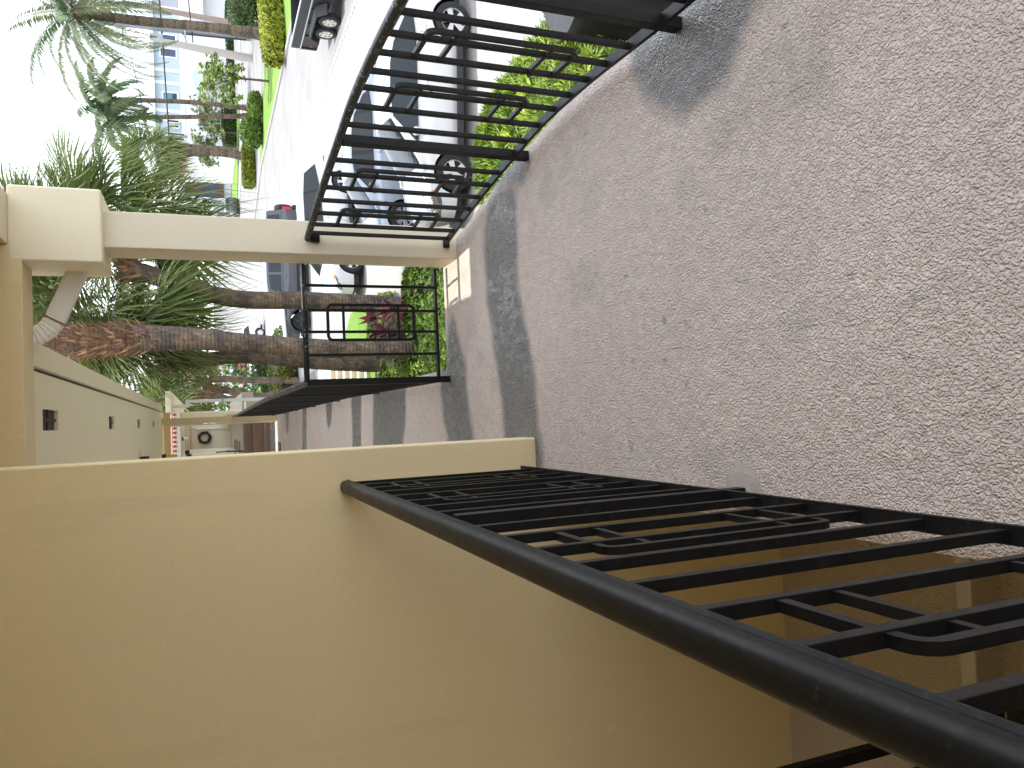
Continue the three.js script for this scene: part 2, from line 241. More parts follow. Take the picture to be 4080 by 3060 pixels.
// ---------- building ----------
{
  const w = thing('stair_wall', 'tall tan painted stucco wall at the end of the stairwell', 'wall');
  mesh('wall_face', rb(-2.94, -0.131, G - 0.05, 2.88, -3.79, -3.593, 0.01, 3), M.wall, w);
  const c = thing('column', 'cream square column with a wide block capital beside the railing', 'column', [1.118, 0, -4.885]);
  mesh('shaft', rb(-0.103, 0.103, G, 2.06, -0.146, 0.146, 0.008), M.cream, c);
  mesh('capital', rb(-0.206, 0.2, 2.042, 2.485, -0.225, 0.226, 0.014), M.pale, c);
  const bm = thing('roof_beam', 'cream cross beam spanning from wall to column capital', 'beam');
  mesh('beam', rb(-1.6, 0.998, 2.42, 2.9, -4.925, -4.66, 0.006), M.wall, bm);
  const eb = thing('edge_beam', 'cream beam overhead along the walkway edge', 'beam'); mesh('beam', rb(1.0, 1.27, 2.482, 2.9, -4.9, 3.5, 0.006), M.cream, eb);
  const rf = thing('walkway_roof', 'cream slab roof over the near walkway', 'roof'); mesh('slab', rb(-2.95, 1.42, 2.9, 3.15, -5.38, 3.6, 0.01), M.wall, rf);
  const bw = thing('added_rear_wall', 'tan unseen wall added behind the camera to shade the stairwell', 'wall'); mesh('wall_face', rb(-2.95, 1.2, G, 2.9, 3.4, 3.6), M.wall, bw);  // unseen closure, added so the stairwell and its end wall get darker
  // far walkway ceiling with recessed vents
  const ce = thing('corridor_ceiling', 'cream corridor ceiling with square recessed vents and a drip groove', 'ceiling');
  const holes = [[0.02, 0.15, -5.83, -5.31], [0.02, 0.15, -9.2, -8.72], [0.02, 0.15, -12.78, -12.26], [0.02, 0.15, -16.2, -15.7]];
  let z = -4.925, q = [];
  for (const [x0, x1, za, zb] of holes) { q.push(bx(-1.6, 0.362, 2.45, 2.62, zb, z)); q.push(bx(-1.6, x0, 2.45, 2.62, za, zb), bx(x1, 0.362, 2.45, 2.62, za, zb)); z = za; }
  q.push(bx(-1.6, 0.362, 2.45, 2.62, -19.1, z)); mesh('ceiling_panel', muv(merge(q)), M.pale, ce);
  mesh('drip_lip', rb(0.388, 0.53, 2.438, 2.64, -19.1, -4.93, 0.006), M.pale, ce); mesh('groove_bed', bx(0.36, 0.39, 2.475, 2.6, -19.1, -4.93), M.dark, ce);
  mesh('roof_slab', muv(merge([bx(-1.6, 0.54, 2.64, 2.74, -19.12, -5.0), bx(-1.6, 0.67, 2.74, 2.86, -19.12, -5.0)])), M.cream, ce);
  for (const [x0, x1, za, zb] of holes) mesh('vent', muv(merge([bx(x0 - 0.002, x1 + 0.002, 2.474, 2.49, za - 0.002, zb + 0.002), bx(x0, x1, 2.464, 2.474, (za + zb) / 2 - 0.012, (za + zb) / 2 + 0.012), bx((x0 + x1) / 2 - 0.008, (x0 + x1) / 2 + 0.008, 2.462, 2.474, za, zb)])), M.ventDark, ce);
  mesh('end_beam', rb(-1.6, 0.36, 2.29, 2.46, -19.3, -19.12, 0.006), M.wall, ce);
  const fw = thing('corridor_wall', 'cream wall along the left of the far corridor', 'wall'); mesh('wall_face', rb(-1.8, -1.6, G, 2.9, -20.8, -3.79), M.cream, fw);
  const fc = thing('column', 'slim cream column at the far end of the black railing', 'column', [0.16, 0, -18.98]);
  mesh('shaft', rb(-0.085, 0.06, G, 2.44, -0.1, 0.1, 0.006), M.wall, fc); mesh('white_strip', rb(-0.125, -0.09, 0.06, 2.4, -0.1, -0.06, 0.004), M.whiteP, fc);  // thin white upright strip set beside the shaft
  const gw = thing('undercroft_wall', 'cream ground floor wall below the walkway', 'wall'); mesh('wall_face', rb(-0.1, 0.05, G, -0.24, -20.8, -5.2), M.cream, gw);
  // downspout with ribbed elbow
  const ds = thing('downspout', 'pale ribbed downspout elbow running from gutter to column capital', 'downspout');
  const path = [V(0.535, 2.74, -4.975), V(0.535, 2.56, -4.975), V(0.538, 2.47, -4.975), V(0.553, 2.41, -4.975), V(0.587, 2.36, -4.975), V(0.64, 2.322, -4.975), V(0.75, 2.275, -4.975), V(0.86, 2.228, -4.975), V(1.0, 2.17, -4.975)];
  const cv = new THREE.CatmullRomCurve3(path, false, 'catmullrom', 0.3), sec = [];
  for (let i = 0; i <= 60; i++) {
    const t = i / 60, p = cv.getPoint(t), tg = cv.getTangent(t), n = V(-tg.y, tg.x, 0).normalize(), rib = t > 0.2 && t < 0.6 && i % 3 === 0 ? 0.9 : 1, w = 0.052 * rib, h = 0.04 * rib, ring = [];
    for (const [a, b] of [[-1, -0.7], [-0.7, -1], [0.7, -1], [1, -0.7], [1, 0.7], [0.7, 1], [-0.7, 1], [-1, 0.7]]) ring.push(p.clone().addScaledVector(n, a * w).add(V(0, 0, b * h)));
    sec.push(ring);
  }
  mesh('elbow', crease(rings(sec), 25), M.whiteP, ds);
  { const p = cv.getPoint(0.62), tg = cv.getTangent(0.62), g = new THREE.BoxGeometry(0.008, 0.112, 0.09); g.rotateZ(Math.atan2(tg.y, tg.x)).translate(p.x, p.y, p.z); mesh('seam', g, M.brown, ds); }
}
// ---------- railings ----------
const half = [[0.016, -0.012], [0.016, -0.001], [0.0325, -0.001], [0.034, 0.005], [0.0285, 0.009], [0.0295, 0.017], [0.026, 0.028], [0.016, 0.0365], [0, 0.039]], railProf = [...half.map(([a, b]) => [-a, b]), ...half.slice(0, -1).reverse()];
const slimProf = railProf.map(([a, b]) => [a * 0.68, b * 0.7]);
const lowProf = [[-0.02, 0], [-0.02, 0.016], [0.02, 0.016], [0.02, 0]];
function pathAt(path, d) { for (let i = 0; i + 1 < path.length; i++) { const L = path[i].distanceTo(path[i + 1]); if (d <= L || i + 2 === path.length) { const t = path[i + 1].clone().sub(path[i]).normalize(); return [path[i].clone().addScaledVector(t, d), t]; } d -= L; } }
const pathLen = p => p.reduce((s, q, i) => i ? s + q.distanceTo(p[i - 1]) : 0, 0);
function upright(p, t, y0, y1, w, name, th) { const g = rb(-w / 2, w / 2, y0, y1, -w / 2, w / 2, 0.0015, 1); g.rotateY(Math.atan2(-t.z, t.x)).translate(p.x, 0, p.z); return mesh(name, g, M.metal, th); }
function frame(path, d0, d1, yTop, th, both) {              // rounded flat-bar ornament from d0 (round end) to d1
  const s = Math.sign(d1 - d0), at = (d, y) => { const [p] = pathAt(path, d); return V(p.x, y, p.z); }, t = pathAt(path, (d0 + d1) / 2)[1], yb = 0.235, r = 0.03, w = 0.0185, parts = [];
  const pts = [at(d1, yTop)]; if (both) pts.length = 0;
  const corner = (d, y, sd, sy) => { for (let k = 0; k <= 4; k++) { const a = k / 4 * Math.PI / 2; pts.push(at(d + sd * r * (1 - Math.sin(a)), y + sy * r * (1 - Math.cos(a)))); } };
  corner(d0, yTop, s, -1); { const k = []; for (let i = 4; i >= 0; i--) { const a = i / 4 * Math.PI / 2; k.push(at(d0 + s * r * (1 - Math.sin(a)), yb + r * (1 - Math.cos(a)))); } pts.push(...k); }
  if (both) { for (let i = 0; i <= 4; i++) { const a = i / 4 * Math.PI / 2; pts.push(at(d1 - s * r * (1 - Math.sin(a)), yb + r * (1 - Math.cos(a)))); } for (let i = 4; i >= 0; i--) { const a = i / 4 * Math.PI / 2; pts.push(at(d1 - s * r * (1 - Math.sin(a)), yTop - r * (1 - Math.cos(a)))); } pts.push(pts[0].clone()); } else pts.push(at(d1, yb));
  const n = V(-t.z, 0, t.x);
  const sec = pts.map((p, i) => { const a = pts[Math.max(0, i - 1)], b = pts[Math.min(pts.length - 1, i + 1)], tg = b.clone().sub(a).normalize(), m = n.clone().cross(tg).normalize(); return [[-1, -1], [1, -1], [1, 1], [-1, 1]].map(([u, v]) => p.clone().addScaledVector(n, u * w / 2 * 0.9).addScaledVector(m, v * w / 2)); });
  parts.push(crease(rings(sec), 40));
  for (const y of [yTop - 0.1, yb + 0.105]) parts.push(bar(at(d0, y), at(d1, y), 0.0158, 0.0152).toNonIndexed());
  parts.forEach(g => { if (!g.attributes.normal) g.computeVertexNormals(); });
  mesh('ornament_frame', merge(parts), M.metal, th);
}
function railing(th, path, o) {
  mesh('handrail', muvKeep(sweep(o.slim ? slimProf : railProf, path.map(p => V(p.x + (o.shift || 0), o.top, p.z)), 52)), o.slim ? M.worn : M.metal, th);
  mesh('bottom_rail', muvKeep(sweep(lowProf, path.map(p => V(p.x, 0.07, p.z)))), M.metal, th);
  for (const d of o.bars) { const [p, t] = pathAt(path, d); upright(p, t, 0.085, o.top - 0.008, o.w || 0.0175, 'baluster', th); }
  for (const d of o.posts) { const [p, t] = pathAt(path, d); upright(p, t, 0.002, o.top - 0.006, 0.042, 'post', th); if (o.mortar) { const g = new THREE.CylinderGeometry(0.05, 0.085, 0.007, 24); g.translate(p.x + 0.02, 0.0035, p.z); mesh('mortar_patch', g, M.mortar, th); } }
  for (const [a, b, both] of o.frames) frame(path, a, b, o.top - 0.135, th, both);
}
function muvKeep(g) { const n = g.attributes.normal; const q = muv(g); q.setAttribute('normal', n); return q; }
{
  const L = thing('railing', 'black metal railing with a broad rounded handrail guarding the stairwell', 'railing');
  const zs = -0.05, path = [V(-0.285, 0, 0.6), V(-0.285, 0, -1.0), V(-0.285, 0, -2.3), V(-0.288, 0, -3.59)], D = z => 0.6 - z;
  railing(L, path, { top: 0.945, mortar: true, shift: -0.018, w: 0.022, bars: [-0.15, -0.33, -0.515, -0.70, -0.885, -1.07, -1.26, -1.44, -1.625, -1.81, -2.15, -2.32, -2.52, -2.72, -2.92, -3.12, -3.31, -3.49].map(D), posts: [D(-1.975), D(-0.02)], frames: [[-0.64, -0.885], [-1.37, -1.625], [-2.45, -2.72], [-3.04, -3.31]].map(a => a.map(D)) });
  const S = thing('railing', 'black stair railing sloping down beside the lower steps', 'railing');
  mesh('handrail', bar(V(-1.36, -0.37, -2.3), V(-1.36, -1.58, -0.25), 0.04, 0.045), M.metal, S); mesh('bottom_rail', bar(V(-1.36, -1.42, -2.3), V(-1.36, -2.63, -0.25), 0.03, 0.03), M.metal, S); mesh('newel', rb(-1.381, -1.339, -1.508, -0.33, -2.325, -2.283, 0.002), M.metal, S);
  for (let k = 1; k < 11; k++) { const z = -2.3 + 0.19 * k, y = -0.59 * (z + 2.3); mesh('baluster', rb(-1.371, -1.349, -1.41 + y, -0.39 + y, z - 0.011, z + 0.011, 0.0015, 1), M.metal, S); }
  const Rr = thing('railing', 'black metal railing curving along the walkway edge above the white sedan', 'railing');
  const pr = []; { const c = new THREE.CatmullRomCurve3([V(1.24, 0, 0.9), V(1.262, 0, -0.6), V(1.292, 0, -1.5), V(1.302, 0, -2.15), V(1.328, 0, -2.7), V(1.325, 0, -3.15), V(1.29, 0, -3.51), V(1.245, 0, -3.9), V(1.185, 0, -4.3), V(1.112, 0, -4.735)]); for (let i = 0; i <= 60; i++) pr.push(c.getPoint(i / 60)); }
  const LL = pathLen(pr), D2 = z => { let lo = 0, hi = LL; for (let i = 0; i < 40; i++) { const m = (lo + hi) / 2; if (pathAt(pr, m)[0].z > z) lo = m; else hi = m; } return lo; };
  railing(Rr, pr, { slim: true, w: 0.02, top: 0.935, bars: [-0.45, -0.6, -0.76, -0.92, -1.08, -1.24, -1.4, -1.56, -1.72, -1.88, -2.02, -2.376, -2.543, -2.702, -2.864, -3.016, -3.193, -3.363, -3.728, -3.886, -4.045, -4.205, -4.372, -4.527, -4.65].map(D2), posts: [D2(-3.515), D2(-2.175), D2(-0.3)], frames: [[-2.48, -2.702], [-2.955, -3.193], [-3.82, -4.045], [-4.31, -4.527], [-1.3, -1.56]].map(a => a.map(D2)) });
  mesh('wall_bracket', rb(1.085, 1.135, 0.875, 0.925, -4.735, -4.7, 0.004), M.metal, Rr); mesh('wall_bracket', rb(1.085, 1.135, 0.05, 0.09, -4.737, -4.715, 0.004), M.metal, Rr);
  const P = thing('railing', 'black metal railing from the column round the corner and down the corridor', 'railing');
  const pp = [V(1.0, 0, -5.0), V(0.248, 0, -5.0), V(0.262, 0, -8.5), V(0.24, 0, -12), V(0.2, 0, -18.88)], far = [];
  for (let d = 0.95; d < 14.5; d += 0.165) if (Math.abs(((d - 0.752) % 2.3)) > 0.08) far.push(d);
  railing(P, pp, { slim: true, top: 0.935, bars: [0.129, 0.289, 0.428, 0.577, ...far], posts: [0.752, 3.05, 5.35, 7.65, 9.95, 12.25], frames: [[0.254, 0.481, true]] });
}

// ---------- next building at the end of the corridor ----------
{
  const st = thing('corridor_steps', 'brown steps rising to the next corridor', 'stairs');
  for (let k = 0; k < 5; k++) mesh('step', rb(-1.2, 0.2, 0.12 * k, 0.12 * (k + 1), -22.3, -20.86 - 0.28 * k, 0.006), k % 2 ? M.wood : std(lin(0.25, 0.165, 0.12), 0.8), st);
  const b = thing('neighbour_building', 'cream neighbouring building with open corridor, white fascia and red tile eave', 'building');
  mesh('floor', rb(-1.6, 0.9, 0.3, 0.6, -33, -22.28), std(lin(0.42, 0.35, 0.29), 0.85), b);
  mesh('back_wall', rb(-1.6, 0.06, 0.6, 2.6, -33, -32.6), M.cream, b);
  mesh('side_wall', rb(-1.6, -0.86, 0.6, 2.6, -32.6, -21.2), M.cream, b);
  mesh('ceiling', rb(-1.6, 0.9, 2.3, 2.42, -33, -20.3), M.pale, b);
  mesh('lintel', rb(-1.6, 0.34, 2.1, 2.31, -20.9, -20.55), M.cream, b);
  mesh('fascia', rb(-1.3, 0.36, 2.105, 2.262, -20.2, -20.05, 0.01), M.white, b);
  const roof = mesh('roof_deck', bx(-1.3, 0.33, -0.02, 0, -2.2, 0).rotateX(0.35).translate(0, 2.285, -20.08), M.tile, b);
  const tg = new THREE.CylinderGeometry(0.046, 0.052, 0.42, 12, 1, false, 0, Math.PI).rotateX(-Math.PI / 2).rotateZ(Math.PI / 2 * 0);
  for (let r = 0; r < 3; r++) for (let k = 0; k < 15; k++) { const t = mesh('roof_tile', tg, M.tile, roof); t.rotation.set(0.35, 0, 0); t.position.set(-1.22 + k * 0.108, 2.305 + r * 0.13, -20.2 - r * 0.36); }
  for (const z of [-24.6, -28.4]) { const f = mesh('door_frame', merge([bx(-0.87, -0.82, 0.6, 2.02, z - 0.55, z - 0.47), bx(-0.87, -0.82, 0.6, 2.02, z + 0.47, z + 0.55), bx(-0.87, -0.815, 2.02, 2.1, z - 0.55, z + 0.55)]), M.whiteP, b); mesh('door', bx(-0.865, -0.845, 0.6, 2.01, z - 0.46, z + 0.46), M.pale, f); }
  mesh('window_frame', merge([bx(-0.10, -0.07, 0.72, 1.95, -32.6, -32.55), bx(-0.10, 0.06, 1.92, 1.96, -32.6, -32.55), bx(-0.1, 0.06, 0.70, 0.74, -32.6, -32.55)]), M.white, b);
  for (const z of [-22.9, -25.9, -29.6]) mesh('pillar', rb(0.28, 0.42, 0.6, 2.31, z - 0.1, z + 0.1), M.pale, b);
  mesh('parapet', rb(0.3, 0.4, 0.6, 1.0, -32.6, -22.4), M.pale, b);
  const dp = thing('drain_pipe', 'white square drain pipe on the neighbouring building corner', 'pipe');
  mesh('pipe', merge([bx(0.62, 0.7, G, 1.9, -21.2, -21.1), bx(0.5, 0.7, 1.9, 2.0, -21.2, -21.1), bx(0.5, 0.58, 2.0, 2.3, -21.2, -21.1)]), M.white, dp); mesh('clamp', bx(0.6, 0.72, 1.1, 1.14, -21.22, -21.08), M.metalGrey, dp);
  const sidew = thing('neighbour_end_wall', 'cream ground floor wall of the neighbouring building behind the pipe', 'wall'); mesh('wall_face', rb(0.42, 0.62, G, 0.55, -33, -21.2), M.cream, sidew);
  // wreath
  const w = thing('wreath', 'dark green wreath hanging on the far cream wall', 'wreath', [-0.43, 1.585, -32.52]); const lf = [];
  for (let i = 0; i < 260; i++) { const a = R() * Math.PI * 2, r = 0.2 + rr(-0.06, 0.06), g = new THREE.ConeGeometry(0.012, 0.085, 4); g.rotateX(rr(-1, 1)).rotateZ(a + rr(-0.9, 0.9)).translate(Math.cos(a) * r, Math.sin(a) * r, rr(0, 0.05)); lf.push(g); }
  mesh('foliage', merge(lf), std(lin(0.03, 0.045, 0.03), 0.8), w); mesh('ring', new THREE.TorusGeometry(0.2, 0.035, 8, 32), M.dark, w);
  const sl = thing('string_lights', 'short row of small orange string lights above the wreath', 'lights');
  mesh('cord', tube([V(-0.85, 2.12, -32.4), V(-0.45, 2.09, -32.4), V(0.05, 2.12, -32.4)], 0.006), M.dark, sl);
  for (let k = 0; k < 9; k++) mesh('bulb', new THREE.SphereGeometry(0.024, 8, 6).scale(1, 1.6, 1).translate(-0.82 + k * 0.104, 2.065, -32.4), std(lin(0.75, 0.2, 0.06), 0.4), sl);
  const sconce = (pos, label) => { const s = thing('wall_sconce', label, 'sconce', pos); mesh('shade', new THREE.CylinderGeometry(0.05, 0.075, 0.13, 14).translate(0.06, 0, 0), M.black, s); mesh('back_plate', bx(-0.012, 0.012, -0.06, 0.06, -0.04, 0.04).translate(-0.005, 0, 0), M.black, s); mesh('lens', new THREE.CylinderGeometry(0.04, 0.04, 0.03, 12).translate(0.06, -0.075, 0), std(lin(0.7, 0.62, 0.42), 0.4), s); return s; };
  sconce([-0.835, 1.98, -22.4], 'black wall sconce beside the handrail of the far steps');
  sconce([-0.835, 2.1, -26.4], 'black wall sconce between the two far white doors');
  { const c = thing('ceiling_lamp', 'small black and white lamp under the neighbouring corridor ceiling', 'lamp', [-0.36, 2.3, -27]); mesh('canopy', new THREE.CylinderGeometry(0.07, 0.06, 0.09, 14).translate(0, -0.046, 0), M.black, c); mesh('globe', new THREE.CylinderGeometry(0.06, 0.05, 0.14, 14).translate(0, -0.16, 0), M.whiteP, c); }
  { const c = thing('ceiling_lamp', 'black ceiling lamp with cream shade near the end beam', 'lamp', [-0.62, 2.45, -18.6]); mesh('canopy', new THREE.CylinderGeometry(0.05, 0.07, 0.08, 14).translate(0, -0.04, 0), M.black, c); mesh('shade', new THREE.CylinderGeometry(0.045, 0.04, 0.2, 14).translate(0, -0.18, 0), std(lin(0.6, 0.45, 0.2), 0.5), c); }
  { const c = thing('ceiling_speaker', 'small black box fixture on the cream corridor ceiling', 'fixture', [-0.45, 2.39, -12.6]); mesh('box', rb(-0.05, 0.05, -0.05, 0.058, -0.16, 0.16), M.black, c); }
  const hp = thing('handrail', 'black handrail with wall brackets beside the brown far steps', 'handrail');
  mesh('rail', bar(V(-0.7, 0.02, -20.95), V(-0.72, 1.0, -23.2), 0.035), M.black, hp); for (const t of [0.25, 0.5, 0.8]) mesh('bracket', bar(V(-0.86, 1.0 * t, -20.95 - 2.25 * t), V(-0.71, 1.0 * t, -20.95 - 2.25 * t), 0.02), M.black, hp);
  mesh('post', bar(V(-0.71, 0.6, -22.5), V(-0.71, 1.3, -22.5), 0.03), M.black, hp);
  for (const [z, t] of [[-24.6, 'first'], [-26.6, 'second'], [-28.4, 'last']]) { const m = mesh('door_mat', rb(-0.82, -0.48, 0.602, 0.625, z - 0.35, z + 0.35, 0.005), M.wood); tag(m, `brown door mat lying ${t} of three past the far steps`, 'mat'); }
  const mt = mesh('door_mat', rb(-0.75, -0.42, 0.002, 0.02, -18.4, -17.85, 0.005), M.brown); tag(mt, 'reddish brown mat on the walkway before the far steps', 'mat');
  // sunlit ground stairs below
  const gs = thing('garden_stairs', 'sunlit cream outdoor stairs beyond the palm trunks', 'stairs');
  for (let k = 0; k < 6; k++) { mesh('riser', rb(0.7, 2.1, G + 0.155 * k, G + 0.155 * (k + 1) - 0.03, -26, -21.9 - 0.3 * k, 0.004), M.wall, gs); mesh('tread', rb(0.7, 2.1, G + 0.155 * (k + 1) - 0.03, G + 0.155 * (k + 1), -26, -21.86 - 0.3 * k, 0.004), M.whiteP, gs); }  // white treads and tan risers: sunlight and shade put into the colours
  mesh('stringer', crease(rings([[V(2.12, G + 0.1, -21.8), V(2.2, G + 0.1, -21.8), V(2.2, G + 0.75, -21.8), V(2.12, G + 0.75, -21.8)], [V(2.12, G + 1.2, -26), V(2.2, G + 1.2, -26), V(2.2, G + 1.85, -26), V(2.12, G + 1.85, -26)]])), M.metalGrey, gs);
  mesh('rail_cap', bar(V(2.16, G + 0.78, -21.7), V(2.16, G + 1.9, -26.1), 0.12, 0.05), M.white, gs);
}

// ---------- plants ----------
function colored(g, c, j = 0.25) { const k = 1 + rr(-j, j), n = g.attributes.position.count, a = new Float32Array(n * 3); for (let i = 0; i < n; i++) { a[i * 3] = c[0] * k; a[i * 3 + 1] = c[1] * k; a[i * 3 + 2] = c[2] * k; } g.setAttribute('color', new THREE.BufferAttribute(a, 3)); return g; }
function tris(list, cols) { const g = new THREE.BufferGeometry(); g.setAttribute('position', new THREE.Float32BufferAttribute(list, 3)); if (cols) g.setAttribute('color', new THREE.Float32BufferAttribute(cols, 3)); g.computeVertexNormals(); return g; }
const mat4 = (o, fwd, up) => { const x = fwd.clone().normalize(), z = x.clone().cross(up).normalize(), y = z.clone().cross(x); return new THREE.Matrix4().makeBasis(x, y, z).setPosition(o); };
function fanLeaf(P, C, m, c, pet, rad, nseg, droop) {       // costapalmate leaf: petiole along +x, blade of narrow folded segments
  const q = V(), add = (p, k) => { q.copy(p).applyMatrix4(m); P.push(q.x, q.y, q.z); C.push(c[0] * k, c[1] * k, c[2] * k); };
  const w = 0.016, e = V(pet, -droop * 0.25 * pet, 0);
  for (const s of [[V(0, 0, -w), V(0, 0, w), e]]) { add(s[0], 1.2); add(s[1], 1.2); add(s[2], 1.2); add(V(0, w, 0), 1.2); add(V(0, -w, 0), 1.2); add(s[2], 1.2); }
  const ph = rr(0, 9);
  for (let i = 0; i < nseg; i++) {
    const t = i / (nseg - 1) * 2 - 1, a = t * 1.95, L = rad * (1 - 0.28 * t * t) * rr(0.88, 1.08), ux = Math.cos(a), uz = Math.sin(a), px = -uz, pz = ux, lift = -0.30 * Math.abs(t) * 0 + 0.10 * Math.cos(t * 2.2);
    const at = (r, s) => V(e.x + ux * r + px * s, e.y + lift * r - droop * r * r / rad * (0.55 + 0.3 * Math.sin(i * 2.1 + ph)) - 0.12 * t * t * r, uz * r + pz * s);
    const k = rr(0.8, 1.2), w1 = L * 0.55 * 3.9 / nseg * 0.52, b = at(0.02, 0), l = at(L * 0.52, -w1), r = at(L * 0.52, w1), mid = at(L * 0.5, 0), l2 = at(L * 0.78, -w1 * 0.35), r2 = at(L * 0.78, w1 * 0.35), tip = at(L * 1.02, 0);
    mid.y -= w1 * 0.5; tip.y -= droop * 0.22 * rr(0.3, 1.3) * rad;
    for (const f of [[b, l, mid], [b, mid, r], [l, l2, mid], [mid, r2, r], [mid, l2, r2], [l2, tip, r2]]) for (const p of f) add(p, k);
  }
}
function sabalCrown(o) {
  const P = [], C = [];
  for (let i = 0; i < o.n; i++) {
    const f = i / (o.n - 1), az = i * 2.39996 + rr(-0.2, 0.2), el = lerp(1.35, o.low ?? -0.95, Math.pow(f, 0.85)) + rr(-0.15, 0.15), d = V(Math.cos(az) * Math.cos(el), Math.sin(el), Math.sin(az) * Math.cos(el));
    if (o.noLeft && d.x < -0.25) continue;
    if (o.clear && el < o.clear && d.z > -0.1 && Math.abs(d.x - (o.cx || 0)) < 0.75) continue;
    const dead = f > 0.93 && R() < 0.4, g = R(), c = dead ? [0.24, 0.15, 0.06] : [lerp(0.11, 0.22, g), lerp(0.165, 0.26, g), lerp(0.03, 0.06, g)];
    const base = V(Math.cos(az) * 0.12, o.h * (1 - f) * 0.5, Math.sin(az) * 0.12);
    fanLeaf(P, C, mat4(base, d, V(rr(-0.3, 0.3), 1, rr(-0.3, 0.3))), c, o.pet * rr(0.75, 1.1), o.rad * rr(0.85, 1.1), o.seg, lerp(0.3, 1.0, f) * rr(0.8, 1.3));
  }
  return tris(P, C);
}
function trunkGeo(pts, rad, nr = 18, seg = 40) {
  const cv = new THREE.CatmullRomCurve3(pts), sec = [], uv = [];
  for (let i = 0; i <= seg; i++) { const t = i / seg, p = cv.getPoint(t), ring = []; for (let k = 0; k < nr; k++) { const a = k / nr * Math.PI * 2, r = rad(t) * (1 + 0.06 * (pn(k * 0.6, t * 30, 99, 99, 5) - 0.5) + 0.025 * Math.sin(t * seg * 2.1)); ring.push(V(p.x + Math.cos(a) * r, p.y, p.z + Math.sin(a) * r)); } sec.push(ring); }
  const g = rings(sec), q = g.attributes.uv, circ = rad(0.5) * Math.PI * 2; for (let i = 0; i < q.count; i++) q.setX(i, q.getX(i) / circ * 1); return crease(g, 60);
}
function boots(cv, t0, t1, n, r0, len, col = [0.13, 0.06, 0.03]) {   // old leaf bases left on the trunk
  const a = [];
  for (let i = 0; i < n; i++) { const t = lerp(t0, t1, Math.pow(i / n, 0.8)) + rr(-0.012, 0.012), p = cv.getPoint(clamp(t)), az = i * 2.39996 + rr(-0.3, 0.3), g = new THREE.ConeGeometry(len * 0.2, len * rr(0.7, 1.2), 4, 1); g.scale(1, 1, 0.45).translate(0, len * 0.35, 0).rotateX(rr(0.5, 0.95)).rotateY(Math.PI / 2 - az).translate(p.x + Math.cos(az) * r0, p.y, p.z + Math.sin(az) * r0); const k = R(); a.push(colored(plain(g), [lerp(col[0], 0.36, k * k * k), lerp(col[1], 0.22, k * k * k), lerp(col[2], 0.11, k * k * k)], 0.35)); }
  return merge(a);
}
const bootMat = std(0xffffff, 0.9, { vertexColors: true });
function sabal(label, pts, r, o, group) {
  const t = thing('sabal_palm', label, 'palm tree', [pts[0].x, pts[0].y, pts[0].z], 0, group), lp = pts.map(p => p.clone().sub(pts[0])), cv = new THREE.CatmullRomCurve3(lp);
  mesh('trunk', trunkGeo(lp, u => r * (1 + (o.flare ?? 0.25) * Math.pow(1 - u, 6) + (o.swell ?? 0.1) * sst(...(o.sw || [0.75, 0.95]), u))), M.bark, t);
  if (o.boots) mesh('leaf_bases', boots(cv, o.boots[0], 1, o.boots[1], r * (1 + (o.swell ?? 0.1)), o.boots[2]), bootMat, t).userData.kind = 'stuff';
  if (o.sleeve) { const pts2 = []; for (let i = 0; i <= 10; i++) pts2.push(cv.getPoint(lerp(o.boots[0] - 0.02, 1, i / 10))); mesh('fibre_mat', trunkGeo(pts2, u => r * (1 + o.swell * sst(...o.sw, lerp(o.boots[0] - 0.02, 1, u))) + (0.014 + 0.01 * Math.sin(u * 90)) * sst(0, 0.25, u) - 0.004 * (1 - u), 20, 90), std(lin(0.1, 0.055, 0.03), 0.95, { bumpMap: T.bark, bumpScale: 0.04 }), t); }
  const c = mesh('crown', sabalCrown(o), M.leaf, t); c.position.copy(lp[lp.length - 1]); return t;
}
const near = { h: 0.9, pet: 1.05, rad: 1.15, seg: 42, n: 46, boots: [0.86, 70, 0.24] };
sabal('palm with a curved bare grey trunk rising behind the corner railing panel', [V(2.5, G, -17), V(2.56, -2.08, -17), V(2.63, -0.45, -17), V(2.64, 0.84, -17), V(2.83, 1.71, -17), V(3.12, 2.54, -17), V(3.24, 3.05, -17)], 0.188, { ...near, n: 96, clear: 0.25, low: -0.8, rad: 1.5, pet: 1.3, seg: 46, boots: [0.88, 70, 0.26] });
sabal('thickest brown palm trunk with peeling bark and rusty leaf bases', [V(1.33, G, -14.3), V(1.33, -1.5, -14.3), V(1.33, -0.55, -14.3), V(1.44, 0.78, -14.3), V(1.52, 1.71, -14.3), V(1.53, 2.6, -14.3), V(1.48, 3.3, -14.3), V(1.44, 4.3, -14.3), V(1.4, 5.6, -14.3), V(1.4, 6.6, -14.3)], 0.162, { ...near, n: 40, swell: 0.5, sw: [0.3, 0.62], boots: [0.53, 1000, 0.19], sleeve: true });
sabal('darker brown palm trunk pressed close behind the thickest trunk', [V(1.27, G, -18.2), V(1.35, -1.1, -18.2), V(1.46, -0.1, -18.2), V(1.53, 0.87, -18.2), V(1.45, 1.86, -18.2), V(1.49, 2.45, -18.2)], 0.155, { ...near, n: 46, low: 0.1, noLeft: true, rad: 1.0, pet: 0.75, boots: [0.72, 90, 0.26] });
const midP = { h: 0.8, pet: 0.9, rad: 1.15, seg: 34, n: 40, low: 0.0, boots: [0.76, 60, 0.24] };
sabal('straight far palm trunk standing in the far hedge', [V(2.1, G, -40), V(2.15, -2, -40), V(2.19, -0.6, -40), V(2.27, 1.1, -40), V(2.0, 2.1, -40)], 0.16, midP, 'far palms by the corridor');
